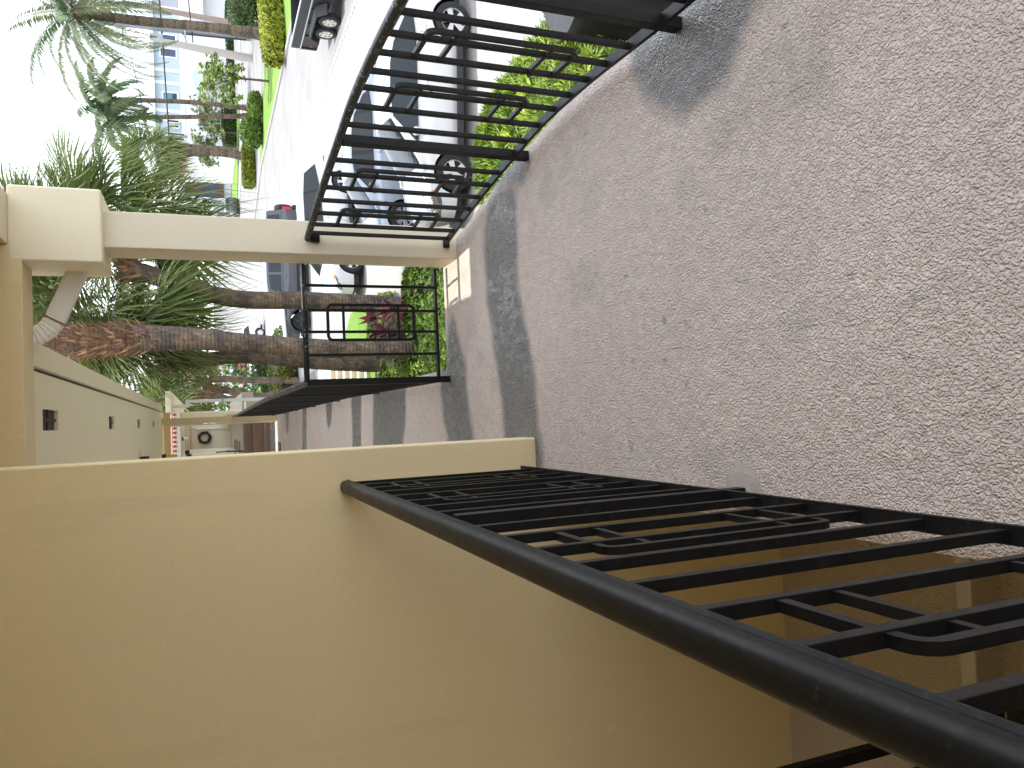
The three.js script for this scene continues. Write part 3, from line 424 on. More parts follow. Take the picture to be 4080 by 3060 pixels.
sabal('leaning far palm with a rusty top above the long black railing', [V(1.3, G, -37), V(1.3, -1.41, -37), V(1.27, -0.86, -37), V(1.41, 0, -37), V(1.66, 0.85, -37), V(1.74, 1.6, -37)], 0.17, { ...midP, rad: 1.15 }, 'far palms by the corridor');
sabal('crooked far palm trunk closest to the white drain pipe', [V(1.1, G, -35), V(1.11, -0.9, -35), V(1.07, -0.37, -35), V(1.05, 0.37, -35), V(1.3, 1.13, -35), V(1.4, 2.1, -35)], 0.16, { ...midP, rad: 1.2 }, 'far palms by the corridor');
sabal('sabal palm with a bowed ringed trunk on the lawn wedge', [V(22.46, G, -68), V(22.8, -1.8, -68), V(22.92, -0.71, -68), V(22.86, 1.26, -68), V(22.41, 3.37, -68), V(22.1, 4.6, -68)], 0.34, { h: 1.6, pet: 1.3, rad: 1.7, seg: 20, n: 46, boots: [0.8, 60, 0.4], swell: 0.3 });
function pinnate(o) {                                       // feather fronds
  const P = [], C = [], q = V();
  for (let i = 0; i < o.n; i++) {
    const f = i / (o.n - 1), az = (o.az0 ?? 0) + i * 2.39996 + rr(-0.2, 0.2), el = lerp(1.3, o.low ?? -0.5, Math.pow(f, 0.9)), L = o.len * rr(0.85, 1.1), dir = V(Math.cos(az), 0, Math.sin(az)), sx = V(-dir.z, 0, dir.x), N = o.pairs, c = [lerp(o.c[0], o.c[0] * 1.6, R()), lerp(o.c[1], o.c[1] * 1.4, R()), o.c[2]], arch = [];
    let p = V(0, 0, 0), a = el; for (let k = 0; k <= N; k++) { arch.push([p.clone(), a]); p = p.clone().addScaledVector(dir, Math.cos(a) * L / N).add(V(0, Math.sin(a) * L / N, 0)); a -= (o.curl ?? 1.7) / N * (0.6 + 0.8 * k / N); }
    const add = (v, s) => { P.push(v.x, v.y, v.z); C.push(c[0] * s, c[1] * s, c[2] * s); };
    for (let k = 0; k < N; k++) {
      const [b, ang] = arch[k], nx = arch[k + 1][0], w = 0.03 * o.len / 3; for (const v of [b.clone().addScaledVector(sx, w), b.clone().addScaledVector(sx, -w), nx]) add(v, 1.3);
      if (k < N * 0.08) continue;
      const ll = o.leaf * Math.sin(Math.PI * clamp(0.12 + 0.86 * k / N)) * rr(0.85, 1.15), tdir = nx.clone().sub(b).normalize();
      for (const s of [-1, 1]) { const d = sx.clone().multiplyScalar(s).addScaledVector(tdir, 0.55).add(V(0, -(o.hang ?? 0.5) * rr(0.7, 1.3), 0)).normalize(), tip = b.clone().addScaledVector(d, ll), h = 0.5 * L / N * (o.wide ?? 1), m = b.clone().addScaledVector(d, ll * 0.45); tip.y -= ll * 0.15; const sh = rr(0.75, 1.25); add(b.clone().addScaledVector(tdir, -h * 0.5), sh); add(m.clone().addScaledVector(tdir, h), sh); add(m.clone().addScaledVector(tdir, -h), sh); add(m.clone().addScaledVector(tdir, h), sh); add(tip, sh); add(m.clone().addScaledVector(tdir, -h), sh); }
    }
  }
  return tris(P, C);
}
function feather(label, pts, r, o, name = 'coconut_palm') {
  const t = thing(name, label, 'palm tree', pts[0].toArray()), lp = pts.map(p => p.clone().sub(pts[0]));
  mesh('trunk', trunkGeo(lp, u => r * (1 + 0.5 * Math.pow(1 - u, 10)), 14), M.bark, t); if (o.boots) mesh('leaf_bases', boots(new THREE.CatmullRomCurve3(lp), o.boots[0], 1, o.boots[1], r * 1.1, o.boots[2]), bootMat, t).userData.kind = 'stuff';
  const c = mesh('crown', pinnate(o), M.leaf, t); c.position.copy(lp[lp.length - 1]);
  if (o.dead) { const d = mesh('dead_frond', pinnate({ n: 2, len: o.len * 0.8, pairs: 24, leaf: 0.35, c: [0.16, 0.09, 0.06], low: -1.4, curl: 0.3, az0: 2.2, hang: 0.2 }), M.leaf, t); d.position.copy(lp[lp.length - 1]).add(V(0, -0.4, 0)); d.rotation.z = Math.PI * 0.86; }
  return t;
}
feather('tall palm with a thick rough trunk and long silvery feather fronds', [V(26.8, G, -54.2), V(26.75, 1.1, -54.2), V(26.6, 4.1, -54.2), V(26.55, 6.8, -54.2), V(26.62, 8.6, -54.2)], 0.3, { n: 44, len: 6.3, pairs: 46, leaf: 0.75, c: [0.085, 0.13, 0.06], low: -0.75, curl: 1.5, boots: [0.86, 80, 0.5] }, 'date_palm');
feather('thin coconut palm with a brown dead frond hanging beside its trunk', [V(29.36, G, -74), V(29.4, 1.1, -74), V(29.17, 5.25, -74), V(28.85, 9.0, -74)], 0.2, { n: 18, len: 4.4, pairs: 34, leaf: 1.0, c: [0.055, 0.105, 0.03], low: -0.7, curl: 1.9, hang: 1.2, wide: 1.3, dead: true });
feather('thin coconut palm with the straighter pale trunk and full crown', [V(28.8, G, -74.5), V(28.31, 1.1, -74.5), V(27.82, 5.3, -74.5), V(27.42, 8.4, -74.5)], 0.19, { n: 17, len: 4.6, pairs: 34, leaf: 1.0, c: [0.05, 0.10, 0.025], low: -0.75, curl: 1.9, hang: 1.2, wide: 1.3, az0: 1 });
feather('pale feathery palm in front of the tall slot windows', [V(31.2, G, -91), V(31.2, 1, -91), V(31.1, 5.4, -91)], 0.2, { n: 18, len: 4.0, pairs: 30, leaf: 0.8, c: [0.13, 0.18, 0.09], low: -0.9, curl: 1.6, az0: 2 });

// leafy masses: instanced leaf sprays over a dark twig core
function spray(nl, len, wid, spread) { const P = []; for (let i = 0; i < nl; i++) { const az = i / nl * Math.PI * 2 + rr(-0.4, 0.4), el = rr(0.1, spread), d = V(Math.cos(az) * Math.cos(el), Math.sin(el), Math.sin(az) * Math.cos(el)), s = V(-Math.sin(az), 0, Math.cos(az)), L = len * rr(0.7, 1.1), m = d.clone().multiplyScalar(L * 0.5), t = d.clone().multiplyScalar(L).add(V(0, -L * 0.12, 0)), a = m.clone().addScaledVector(s, wid / 2), b = m.clone().addScaledVector(s, -wid / 2); for (const p of [V(0, 0, 0), a, b, a, t, b]) P.push(p.x, p.y, p.z); } return tris(P); }
const sprays = { ivy: spray(7, 0.085, 0.06, 1.2), needle: spray(14, 0.15, 0.017, 1.5), small: spray(7, 0.11, 0.06, 1.3), broad: spray(7, 0.3, 0.18, 1.3), tiny: spray(10, 0.15, 0.08, 1.3) };
const hedgeMat = std(0xffffff, 0.6);
const twig = std(lin(0.035, 0.032, 0.016), 0.95);
function leafy(parent, geo, n, place, c0, c1, name = 'foliage') {
  const im = new THREE.InstancedMesh(geo, hedgeMat, n), o = new THREE.Object3D(), c = new THREE.Color();
  for (let i = 0; i < n; i++) { const [p, nn, k] = place(i); o.position.copy(p); o.quaternion.setFromUnitVectors(V(0, 1, 0), nn.clone().normalize()); o.rotateY(R() * 6.28); o.scale.setScalar(rr(0.7, 1.25)); o.updateMatrix(); im.setMatrixAt(i, o.matrix); const t = clamp(k ?? R()); c.setRGB(lerp(c0[0], c1[0], t), lerp(c0[1], c1[1], t), lerp(c0[2], c1[2], t)); im.setColorAt(i, c); }
  im.name = name; im.castShadow = im.receiveShadow = true; im.userData.kind = 'stuff'; parent.add(im); return im;
}
function lumpy(w, h, d, s = 3) {                             // rounded core of a clipped hedge or bush
  const g = new THREE.SphereGeometry(1, 24, 16), p = g.attributes.position; for (let i = 0; i < p.count; i++) { const v = V().fromBufferAttribute(p, i), e = 4, k = Math.pow(Math.pow(Math.abs(v.x), e) + Math.pow(Math.abs(v.y), e) + Math.pow(Math.abs(v.z), e), -1 / e) * (0.9 + 0.14 * pn(v.x * s + 9, v.y * s + v.z * 3 + 9, 99, 99, 3)); p.setXYZ(i, v.x * k * w / 2, v.y * k * h / 2 + h / 2, v.z * k * d / 2); } g.computeVertexNormals(); return g;
}
function hedge(name, label, cat, pos, turn, [w, h, d], n, geo, c0, c1, group, round = 4) {
  const t = thing(name, label, cat, pos, turn, group); mesh('branches', lumpy(w * 0.86, h * 0.9, d * 0.86), twig, t);
  leafy(t, geo, n, () => { let v; do v = V(rr(-1, 1), rr(-0.75, 1), rr(-1, 1)); while (v.length() < 0.2); const e = round, k = Math.pow(Math.pow(Math.abs(v.x), e) + Math.pow(Math.abs(v.y), e) + Math.pow(Math.abs(v.z), e), -1 / e) * (0.84 + 0.18 * R() + 0.08 * pn(v.x * 4 + 9, v.z * 4 + v.y * 2 + 9, 99, 99, 8)); v.multiplyScalar(k); const nn = V(v.x * 0.8, 0.55 + 0.5 * Math.max(0, v.y), v.z * 0.8).add(V(rr(-0.6, 0.6), rr(-0.2, 0.4), rr(-0.6, 0.6))); return [V(v.x * w / 2, Math.max(0.03, v.y * h / 2 + h / 2), v.z * d / 2), nn, R() * R() + 0.2 * (R() - 0.5)]; }, c0, c1); return t;
}
hedge('spiky_hedge', 'bright spiky leaved hedge below the curved railing beside the white sedan', 'hedge', [2.72, G, -7.72], 0.1, [2.45, 1.2, 3.0], 7000, sprays.needle, [0.12, 0.2, 0.02], [0.48, 0.58, 0.05]);
hedge('ivy_hedge', 'leafy green ivy hedge below the corner railing panel', 'hedge', [1.75, G, -13.6], 0, [2.6, 0.75, 3.2], 5600, sprays.ivy, [0.09, 0.16, 0.02], [0.38, 0.5, 0.06]);
hedge('ivy_hedge', 'leafy ivy mound at the foot of the palm trunks', 'hedge', [1.25, G, -16.7], 0, [2.0, 0.62, 3.0], 3600, sprays.ivy, [0.09, 0.16, 0.02], [0.38, 0.5, 0.06]);
hedge('ivy_hedge', 'low ivy patch edging the small lawn beyond the trunks', 'hedge', [2.3, G, -19.3], 0, [1.5, 0.4, 2.2], 1800, sprays.ivy, [0.09, 0.16, 0.02], [0.38, 0.5, 0.06]);
{                                                           // cordyline
  const t = thing('cordyline', 'crimson long leaved cordyline plant among the ivy', 'plant', [1.8, G, -15.1]); const P = [], C = [];
  for (let s = 0; s < 8; s++) { const bx0 = rr(-0.6, 0.35), bz0 = rr(-0.7, 0.5), hh = rr(0.65, 1.2); mesh('stem', bar(V(bx0, 0, bz0), V(bx0, hh, bz0), 0.025), M.wood, t); for (let i = 0; i < 20; i++) { const az = i * 2.4, el = lerp(1.3, -0.25, i / 19), L = rr(0.4, 0.62), d = V(Math.cos(az) * Math.cos(el), Math.sin(el), Math.sin(az) * Math.cos(el)), sd = V(-Math.sin(az), 0, Math.cos(az)).multiplyScalar(0.048), o = V(bx0, hh, bz0), m = o.clone().addScaledVector(d, L * 0.5), tp = o.clone().addScaledVector(d, L).add(V(0, -0.1, 0)), k = R(), c = k < 0.45 ? [0.07, 0.016, 0.02] : k < 0.92 ? [0.2, 0.014, 0.03] : [0.36, 0.08, 0.1]; for (const p of [o, m.clone().add(sd), m.clone().sub(sd), m.clone().add(sd), tp, m.clone().sub(sd)]) { P.push(p.x, p.y, p.z); C.push(...c); } } }
  mesh('leaves', tris(P, C), M.leaf, t);
}
hedge('golden_hedge', 'bright golden clipped hedge around the thick palm trunk', 'hedge', [22.6, G + 0.03, -41.9], 0.35, [7.5, 1.1, 1.9], 5200, sprays.tiny, [0.16, 0.2, 0.02], [0.55, 0.55, 0.02], null, 5);
hedge('round_bush', 'round glossy bush on the lawn below the leaning coconut palm', 'bush', [22.5, G + 0.03, -56.4], 0, [1.9, 0.95, 1.7], 1700, sprays.tiny, [0.07, 0.13, 0.02], [0.28, 0.4, 0.05], null, 2.4);
hedge('round_bush', 'larger round glossy bush with bright leaves on the lawn', 'bush', [20.9, G + 0.03, -57], 0, [2.1, 1.45, 1.9], 2000, sprays.tiny, [0.07, 0.13, 0.02], [0.28, 0.42, 0.06], null, 2.4);
hedge('clipped_hedge', 'yellow green clipped hedge block at the foot of the bowed palm', 'hedge', [21.4, G + 0.03, -66.2], 0, [3.3, 0.95, 1.3], 2800, sprays.tiny, [0.12, 0.16, 0.02], [0.45, 0.5, 0.03], null, 6);
hedge('clipped_hedge', 'tall dark green hedge behind the golden hedge', 'hedge', [33.5, G, -60], 0.3, [9, 2.0, 2], 2200, sprays.tiny, [0.04, 0.08, 0.02], [0.14, 0.24, 0.04], null, 6);
hedge('clipped_hedge', 'long low green hedge in front of the blue house', 'hedge', [42, G, -96.5], 0, [17, 0.8, 1.1], 2600, sprays.tiny, [0.03, 0.075, 0.02], [0.1, 0.2, 0.04], null, 8);
hedge('clipped_hedge', 'deep green hedge before the white corner of the blue house', 'hedge', [35.8, G, -95.4], 0, [5.5, 1.6, 2], 2000, sprays.tiny, [0.035, 0.08, 0.02], [0.2, 0.3, 0.04], null, 6);
hedge('clipped_hedge', 'green hedge under the straight far palm', 'hedge', [3.0, G, -43.5], 0.1, [3.4, 1.0, 7], 2600, sprays.small, [0.05, 0.11, 0.02], [0.28, 0.38, 0.05], null, 5);
hedge('flower_bush', 'dark bush with yellow flowers beyond the long black railing', 'bush', [2.0, G, -41], 0.1, [1.6, 1.1, 2.2], 1000, sprays.small, [0.03, 0.07, 0.02], [0.6, 0.36, 0.02], null, 3);
hedge('clipped_hedge', 'dark clipped hedge far beyond the leaning palms', 'hedge', [2.6, G, -56], 0, [3.4, 1.3, 2], 1400, sprays.tiny, [0.025, 0.055, 0.015], [0.1, 0.17, 0.03], null, 6);
function broadTree(label, pos, hT, rad, n, c0, c1, group, k = 1) {
  const t = thing('small_tree', label, 'tree', pos, rr(0, 6), group); mesh('trunk', trunkGeo([V(0, 0, 0), V(0.04, hT * 0.5, 0), V(0, hT, 0.03)], u => 0.085 * k * (1 - 0.3 * u), 10, 12), M.bark, t);
  const ends = []; for (let i = 0; i < 6; i++) { const a = i * 1.05 + rr(-0.3, 0.3), e = V(Math.cos(a) * rad * rr(0.5, 0.8), hT + rad * rr(0.5, 1.3), Math.sin(a) * rad * rr(0.5, 0.8)); ends.push(e); mesh('limb', trunkGeo([V(0, hT * 0.94, 0), V(e.x * 0.45, hT + (e.y - hT) * 0.55, e.z * 0.45), e], u => 0.045 * k * (1 - 0.6 * u), 7, 8), M.bark, t); }
  const clumps = []; for (let i = 0; i < 16; i++) { const b = ends[i % 6]; clumps.push(V(b.x + rr(-0.5, 0.5) * rad, b.y + rr(-0.6, 0.35) * rad, b.z + rr(-0.5, 0.5) * rad)); }
  leafy(t, sprays.broad, n, i => { const c = clumps[i % 16], v = V(rr(-1, 1), rr(-1, 1), rr(-1, 1)).multiplyScalar(rad * 0.34); return [c.clone().add(v), V(v.x, 0.4 + rr(0, 1), v.z)]; }, c0, c1, 'crown'); return t;
}
broadTree('small round leaved tree with a slim forked trunk on the lawn', [21.87, G, -50.4], 1.75, 1.35, 230, [0.14, 0.2, 0.05], [0.3, 0.36, 0.1]);
broadTree('small grey green tree before the slot windows', [36.0, G, -93.8], 1.7, 1.7, 300, [0.14, 0.18, 0.08], [0.3, 0.32, 0.15], null, 1.2);
broadTree('small tree beside the corner of the blue house', [34.0, G, -93.6], 1.9, 1.6, 300, [0.07, 0.13, 0.03], [0.22, 0.26, 0.08], null, 1.2);
broadTree('small tree in front of the brown glazed facade', [31.2, G, -93], 2.0, 1.5, 280, [0.1, 0.16, 0.05], [0.26, 0.32, 0.11], null, 1.2);
broadTree('broad leaved green tree half hidden behind the crooked far palm', [1.2, G, -44], 1.6, 1.9, 300, [0.05, 0.12, 0.03], [0.22, 0.36, 0.1]);

// ---------- vehicles (x forward, y up) ----------
const paint = (c, o = {}) => new THREE.MeshPhysicalMaterial({ color: c, roughness: 0.35, clearcoat: 1, clearcoatRoughness: 0.04, side: THREE.DoubleSide, ...o });
const ip = (arr, x, k) => { if (x <= arr[0][0]) return arr[0][k]; for (let i = 0; i + 1 < arr.length; i++) if (x <= arr[i + 1][0]) { const p0 = arr[Math.max(0, i - 1)], p1 = arr[i], p2 = arr[i + 1], p3 = arr[Math.min(arr.length - 1, i + 2)], h = p2[0] - p1[0], t = (x - p1[0]) / h, m1 = i ? (p2[k] - p0[k]) / (p2[0] - p0[0]) * h : p2[k] - p1[k], m2 = i + 2 < arr.length ? (p3[k] - p1[k]) / (p3[0] - p1[0]) * h : p2[k] - p1[k], t2 = t * t, t3 = t2 * t; return (2 * t3 - 3 * t2 + 1) * p1[k] + (t3 - 2 * t2 + t) * m1 + (-2 * t3 + 3 * t2) * p2[k] + (t3 - t2) * m2; } return arr[arr.length - 1][k]; };
const lpi = (arr, x) => { if (x <= arr[0][0]) return arr[0][1]; for (let i = 0; i + 1 < arr.length; i++) if (x <= arr[i + 1][0]) return lerp(arr[i][1], arr[i + 1][1], (x - arr[i][0]) / (arr[i + 1][0] - arr[i][0])); return arr[arr.length - 1][1]; };
const csg = new Evaluator();
function wheelParts(r, w, spokes, rimMat, steel) {
  const tyre = new THREE.LatheGeometry([[r * 0.66, -w / 2], [r * 0.9, -w / 2], [r * 0.985, -w * 0.36], [r, -w * 0.2], [r, w * 0.2], [r * 0.985, w * 0.36], [r * 0.9, w / 2], [r * 0.66, w / 2]].map(([a, b]) => new THREE.Vector2(a, b)), 36).rotateX(Math.PI / 2);
  const rim = [new THREE.LatheGeometry([[r * 0.68, -w * 0.45], [r * 0.66, w * 0.47], [r * 0.61, w * 0.47], [r * 0.58, w * 0.3], [r * 0.58, -w * 0.3]].map(([a, b]) => new THREE.Vector2(a, b)), 32).rotateX(Math.PI / 2), new THREE.CylinderGeometry(r * 0.13, r * 0.16, w * 0.2, 18).rotateX(Math.PI / 2).translate(0, 0, w * 0.36)];
  for (let i = 0; i < spokes; i++) { const s = new THREE.Shape(); s.moveTo(-r * 0.075, r * 0.1); s.lineTo(r * 0.075, r * 0.1); s.lineTo(r * 0.15, r * 0.6); s.lineTo(-r * 0.15, r * 0.6); rim.push(new THREE.ExtrudeGeometry(s, { depth: w * 0.12, bevelEnabled: true, bevelSize: 0.006, bevelThickness: 0.006, bevelSegments: 1 }).translate(0, 0, w * 0.28).rotateZ(i / spokes * Math.PI * 2)); }
  const disc = new THREE.CylinderGeometry(r * 0.57, r * 0.57, 0.02, 28).rotateX(Math.PI / 2);
  return { tyre, rim: merge(rim), disc, rimMat };
}
function addWheels(car, xs, zc, r, W) { for (const x of xs) for (const s of [-1, 1]) { const g = new THREE.Group(); g.name = 'wheel'; g.position.set(x, r, s * zc); if (s < 0) g.rotation.y = Math.PI; car.add(g); mesh('tyre', W.tyre, M.rubber, g); mesh('rim', W.rim, W.rimMat, g); mesh('brake_disc', W.disc, M.dark, g); } }
function car(name, label, cat, pos, turn, S) {
  const t = thing(name, label, cat, pos, turn), B = S.body, x0 = B[0][0], x1 = B[B.length - 1][0], sec = [];
  const N = 56, prof = S.boxy ? [[0, 0], [0.86, 0], [0.96, 0.04], [1, 0.2], [1, 0.55], [0.99, 0.86], [0.965, 0.96], [0.9, 1], [0.5, 1.008], [0, 1.01]] : [[0, 0], [0.84, 0], [0.95, 0.05], [0.985, 0.16], [1, 0.4], [0.992, 0.62], [0.972, 0.8], [0.94, 0.92], [0.86, 0.99], [0.5, 1.012], [0, 1.02]];
  for (let i = 0; i <= N; i++) { const u = i / N, e = 0.5 - 0.5 * Math.cos(Math.PI * u), x = lerp(x0, x1, lerp(u, e, 0.75)), top = ip(B, x, 1), hw = ip(B, x, 2), bot = ip(B, x, 3), ring = []; for (const [a, b] of prof) ring.push(V(x, lerp(bot, top, b), a * hw)); for (let k = prof.length - 2; k > 0; k--) ring.push(V(x, lerp(bot, top, prof[k][1]), -prof[k][0] * hw)); sec.push(ring); }
  let g = mergeVertices((() => { const q = rings(sec); q.deleteAttribute('uv'); return q; })(), 1e-4); g.computeVertexNormals();
  const hwAt = x => ip(B, x, 2);
  let br = new Brush(g); br.updateMatrixWorld(); csg.attributes = ['position', 'normal']; csg.useGroups = false;
  for (const x of S.wheels) for (const s of [-1, 1]) { const c = new THREE.CylinderGeometry(S.arch, S.arch, 0.36, 32).rotateX(Math.PI / 2); c.deleteAttribute('uv'); const cb = new Brush(c); cb.position.set(x, S.r + 0.01, s * (S.hw - 0.09)); cb.updateMatrixWorld(); br = csg.evaluate(br, cb, SUBTRACTION); }
  const bg = br.geometry; bg.clearGroups(); mesh('body', crease(plain(bg), 40), S.paint, t);
  // greenhouse
  const C = S.cabin, bz = S.hw * 0.935, tum = S.tumble, beltY = S.belt, zAt = y => bz - (y - beltY) * tum, gx0 = C[0][0], gx1 = C[C.length - 1][0], sec2 = [], M2 = 36, topY = (x, z) => { const r = lpi(C, x), ze = Math.max(0.1, zAt(Math.max(beltY, r - 0.05))); return r - 0.05 * Math.pow(Math.min(1, Math.abs(z) / ze), 3); };
  for (let i = 0; i <= M2; i++) { const x = lerp(gx0, gx1, i / M2), r = lpi(C, x), y1 = Math.max(beltY - 0.06, r - 0.05), ze = zAt(y1), ring = [V(x, beltY - 0.12, zAt(beltY - 0.02)), V(x, y1, ze)]; for (const f of [0.96, 0.85, 0.6, 0.3, 0]) ring.push(V(x, Math.max(y1, r - 0.05 * f ** 3), ze * f)); for (let k = ring.length - 2; k >= 0; k--) ring.push(V(x, ring[k].y, -ring[k].z)); sec2.push(ring); }
  mesh('roof', crease(rings(sec2, true, true), 32), S.roofPaint || S.paint, t);
  for (const poly of S.windows) for (const s of [-1, 1]) {
    const sh = new THREE.Shape(poly.map(([a, b]) => new THREE.Vector2(a, b))), q = new THREE.ExtrudeGeometry(sh, { depth: 0.012, bevelEnabled: false }), p = q.attributes.position; for (let i = 0; i < p.count; i++) { const y = p.getY(i), d = p.getZ(i); p.setZ(i, s * (zAt(y) + d - 0.004)); } q.computeVertexNormals(); mesh('side_window', q, M.glass, t);
  }
  if (S.trim) for (const s of [-1, 1]) { const q = new THREE.ExtrudeGeometry(new THREE.Shape(S.trim.map(([a, b]) => new THREE.Vector2(a, b))), { depth: 0.008, bevelEnabled: false }), p = q.attributes.position; for (let i = 0; i < p.count; i++) p.setZ(i, s * (zAt(p.getY(i)) + p.getZ(i) - 0.005)); q.computeVertexNormals(); mesh('window_trim', q, M.black, t); }
  const pane = (xa, xb, name) => { const n = 10, m = 12, P = [], pt = (i, j) => { const x = lerp(xa, xb, i / n), r = lpi(C, x), ze = Math.max(0.2, zAt(Math.max(beltY, r - 0.05))) - 0.07, z = lerp(-ze, ze, j / m); return V(x + Math.sign(xb) * 0.004, topY(x, z) + 0.009, z); }; for (let i = 0; i < n; i++) for (let j = 0; j < m; j++) { const a = pt(i, j), b = pt(i + 1, j), c = pt(i + 1, j + 1), d = pt(i, j + 1); for (const v of [a, b, c, a, c, d]) P.push(v.x, v.y, v.z); } mesh(name, crease(tris(P), 30), M.glass, t); };
  pane(S.ws[0], S.ws[1], 'windshield'); pane(S.rw[0], S.rw[1], 'rear_window');
  addWheels(t, S.wheels, S.hw - 0.115, S.r, wheelParts(S.r, 0.2, S.spokes, S.rim, S.steel));
  for (const s of [-1, 1]) {
    const m = new THREE.SphereGeometry(0.1, 16, 12).scale(0.75, 0.72, 1).translate(S.mirror[0], S.mirror[1], s * (S.hw + 0.06)); const mm = mesh('mirror', m, S.mirrorMat || S.paint, t); mesh('mirror_arm', bar(V(S.mirror[0] + 0.03, S.mirror[1] - 0.05, s * (S.hw - 0.08)), V(S.mirror[0] + 0.02, S.mirror[1] - 0.03, s * (S.hw + 0.04)), 0.04), M.dark, mm);
    const lampPatch = (list, name, mat, off = 0.006) => { const P = [], n = 8, pts = []; const [xa, xb, ya, yb] = list; for (let i = 0; i <= n; i++) { const x = lerp(xa, xb, i / n), hw = hwAt(x), top = ip(B, x, 1), bot = ip(B, x, 3), zf = y => { const b = clamp((y - bot) / (top - bot)); let q = 1; for (let k = 0; k + 1 < prof.length; k++) if (prof[k][1] <= b && prof[k + 1][1] >= b && k > 1) { q = lerp(prof[k][0], prof[k + 1][0], (b - prof[k][1]) / Math.max(1e-6, prof[k + 1][1] - prof[k][1])); break; } return hw * q; }; const taper = Math.sin(Math.PI * clamp(0.12 + 0.76 * i / n)) ** 0.5, yc = Math.min((ya + yb) / 2, top - 0.06), hh = (yb - ya) / 2 * taper; pts.push([0, 1, 2, 3].map(j => { const y = Math.min(top - 0.02, yc - hh + 2 * hh * j / 3); return V(x, y, s * (zf(y) + off)); })); } for (let i = 0; i < n; i++) for (let j = 0; j < 3; j++) for (const v of [pts[i][j], pts[i + 1][j], pts[i + 1][j + 1], pts[i][j], pts[i + 1][j + 1], pts[i][j + 1]]) P.push(v.x, v.y, v.z); mesh(name, crease(tris(P), 40), mat, t); };
    if (S.head) lampPatch(S.head, 'headlight', M.lamp); if (S.turn) lampPatch(S.turn, 'turn_signal', M.amber, 0.009); if (S.tail) lampPatch(S.tail, 'tail_light', M.red);
    for (const x of S.handles) mesh('door_handle', new RoundedBoxGeometry(0.2, 0.03, 0.03, 2, 0.012).translate(x, S.belt - 0.13, s * (hwAt(x) * 0.985 + 0.012)), S.paint, t);
    for (const x of S.seams) { const pts = [0.12, 0.4, 0.65, 0.82, 0.92].map(b => V(x + (0.12 * (1 - b)), lerp(ip(B, x, 3), ip(B, x, 1), b), s * (hwAt(x) * lerp(1.001, 0.945, Math.max(0, (b - 0.4) / 0.52) ** 2) + 0.0005))); mesh('door_seam', tube(pts, 0.0035, 12, 4), M.dark, t); }
    mesh('sill_trim', bx(S.wheels[1] + S.arch, S.wheels[0] - S.arch, S.body[5][3] - 0.04, S.body[5][3] + 0.05, s * S.hw - 0.06 - 0.03, s * S.hw - 0.06 + 0.03 + 0.0).translate(0, 0, s * 0.0), M.dark, t);
  }
  mesh('underbody', bx(x0 + 0.35, x1 - 0.3, 0.16, 0.3, -S.hw * 0.8, S.hw * 0.8), M.black, t);
  if (S.grille) mesh('grille', rb(S.grille[0] - 0.05, S.grille[0], S.grille[1], S.grille[2], -S.grille[3], S.grille[3], 0.01), M.black, t);
  if (S.plate) mesh('number_plate', rb(S.plate[0] - 0.01, S.plate[0] + 0.008, S.plate[1], S.plate[1] + 0.15, -0.15, 0.15, 0.004), M.whiteP, t);
  if (S.fog) for (const s of [-1, 1]) { const f = mesh('fog_lamp', new THREE.CylinderGeometry(0.055, 0.055, 0.04, 18).rotateZ(Math.PI / 2).rotateY(s * -0.35).translate(S.fog[0], S.fog[1], s * S.fog[2]), M.lamp, t); mesh('fog_bezel', new THREE.TorusGeometry(0.07, 0.03, 8, 20).rotateY(Math.PI / 2 - s * 0.35).translate(S.fog[0] - 0.01, S.fog[1], s * S.fog[2]), M.black, f); }
  return t;
}
const sedan = { body: [[-2.2, 0.74, 0.5, 0.45], [-2.15, 0.9, 0.68, 0.3], [-2.0, 0.97, 0.78, 0.25], [-1.65, 1.0, 0.83, 0.24], [-0.9, 0.965, 0.85, 0.23], [0, 0.945, 0.855, 0.23], [0.9, 0.935, 0.85, 0.23], [1.3, 0.9, 0.845, 0.23], [1.7, 0.82, 0.81, 0.23], [2.0, 0.72, 0.73, 0.25], [2.13, 0.62, 0.6, 0.28], [2.18, 0.52, 0.45, 0.34]], hw: 0.855, belt: 0.95, tumble: 0.42, cabin: [[-1.85, 0.9], [-1.72, 0.98], [-0.95, 1.38], [-0.5, 1.45], [0, 1.47], [0.4, 1.43], [1.25, 0.93], [1.36, 0.87]], windows: [[[0.02, 0.97], [0.86, 0.96], [0.42, 1.33], [0.06, 1.375]], [[-0.04, 0.97], [-0.02, 1.375], [-0.45, 1.37], [-0.78, 1.31], [-0.86, 0.99]], [[-0.92, 1.0], [-0.84, 1.3], [-1.2, 1.14], [-1.3, 1.03]]], ws: [0.44, 1.24], rw: [-1.66, -0.98], trim: [[0.885, 0.95], [0.43, 1.345], [0.06, 1.388], [-0.45, 1.383], [-0.8, 1.325], [-1.22, 1.15], [-1.33, 1.02], [-0.86, 0.968]], wheels: [1.33, -1.22], r: 0.325, arch: 0.365, spokes: 5, rim: std(lin(0.62, 0.63, 0.65), 0.3, { metalness: 0.9 }), mirror: [0.72, 1.02], head: [1.74, 2.11, 0.54, 0.76], turn: [1.66, 1.77, 0.66, 0.75], tail: [-2.12, -1.85, 0.72, 0.92], handles: [-0.1, -1.0], seams: [1.0, -0.02, -0.98], grille: [2.17, 0.34, 0.46, 0.4], plate: [2.185, 0.42] };
car('sedan', 'white compact sedan parked beside the spiky hedge', 'car', [5.61, G, -13.19], 3.036, { ...sedan, paint: paint(lin(0.64, 0.64, 0.66)) });
car('sedan', 'pale silver blue sedan parked next to the white sedan', 'car', [5.75, G, -16.85], 3.06, { ...sedan, paint: paint(lin(0.4, 0.44, 0.52), { metalness: 0.25 }), spokes: 7 });
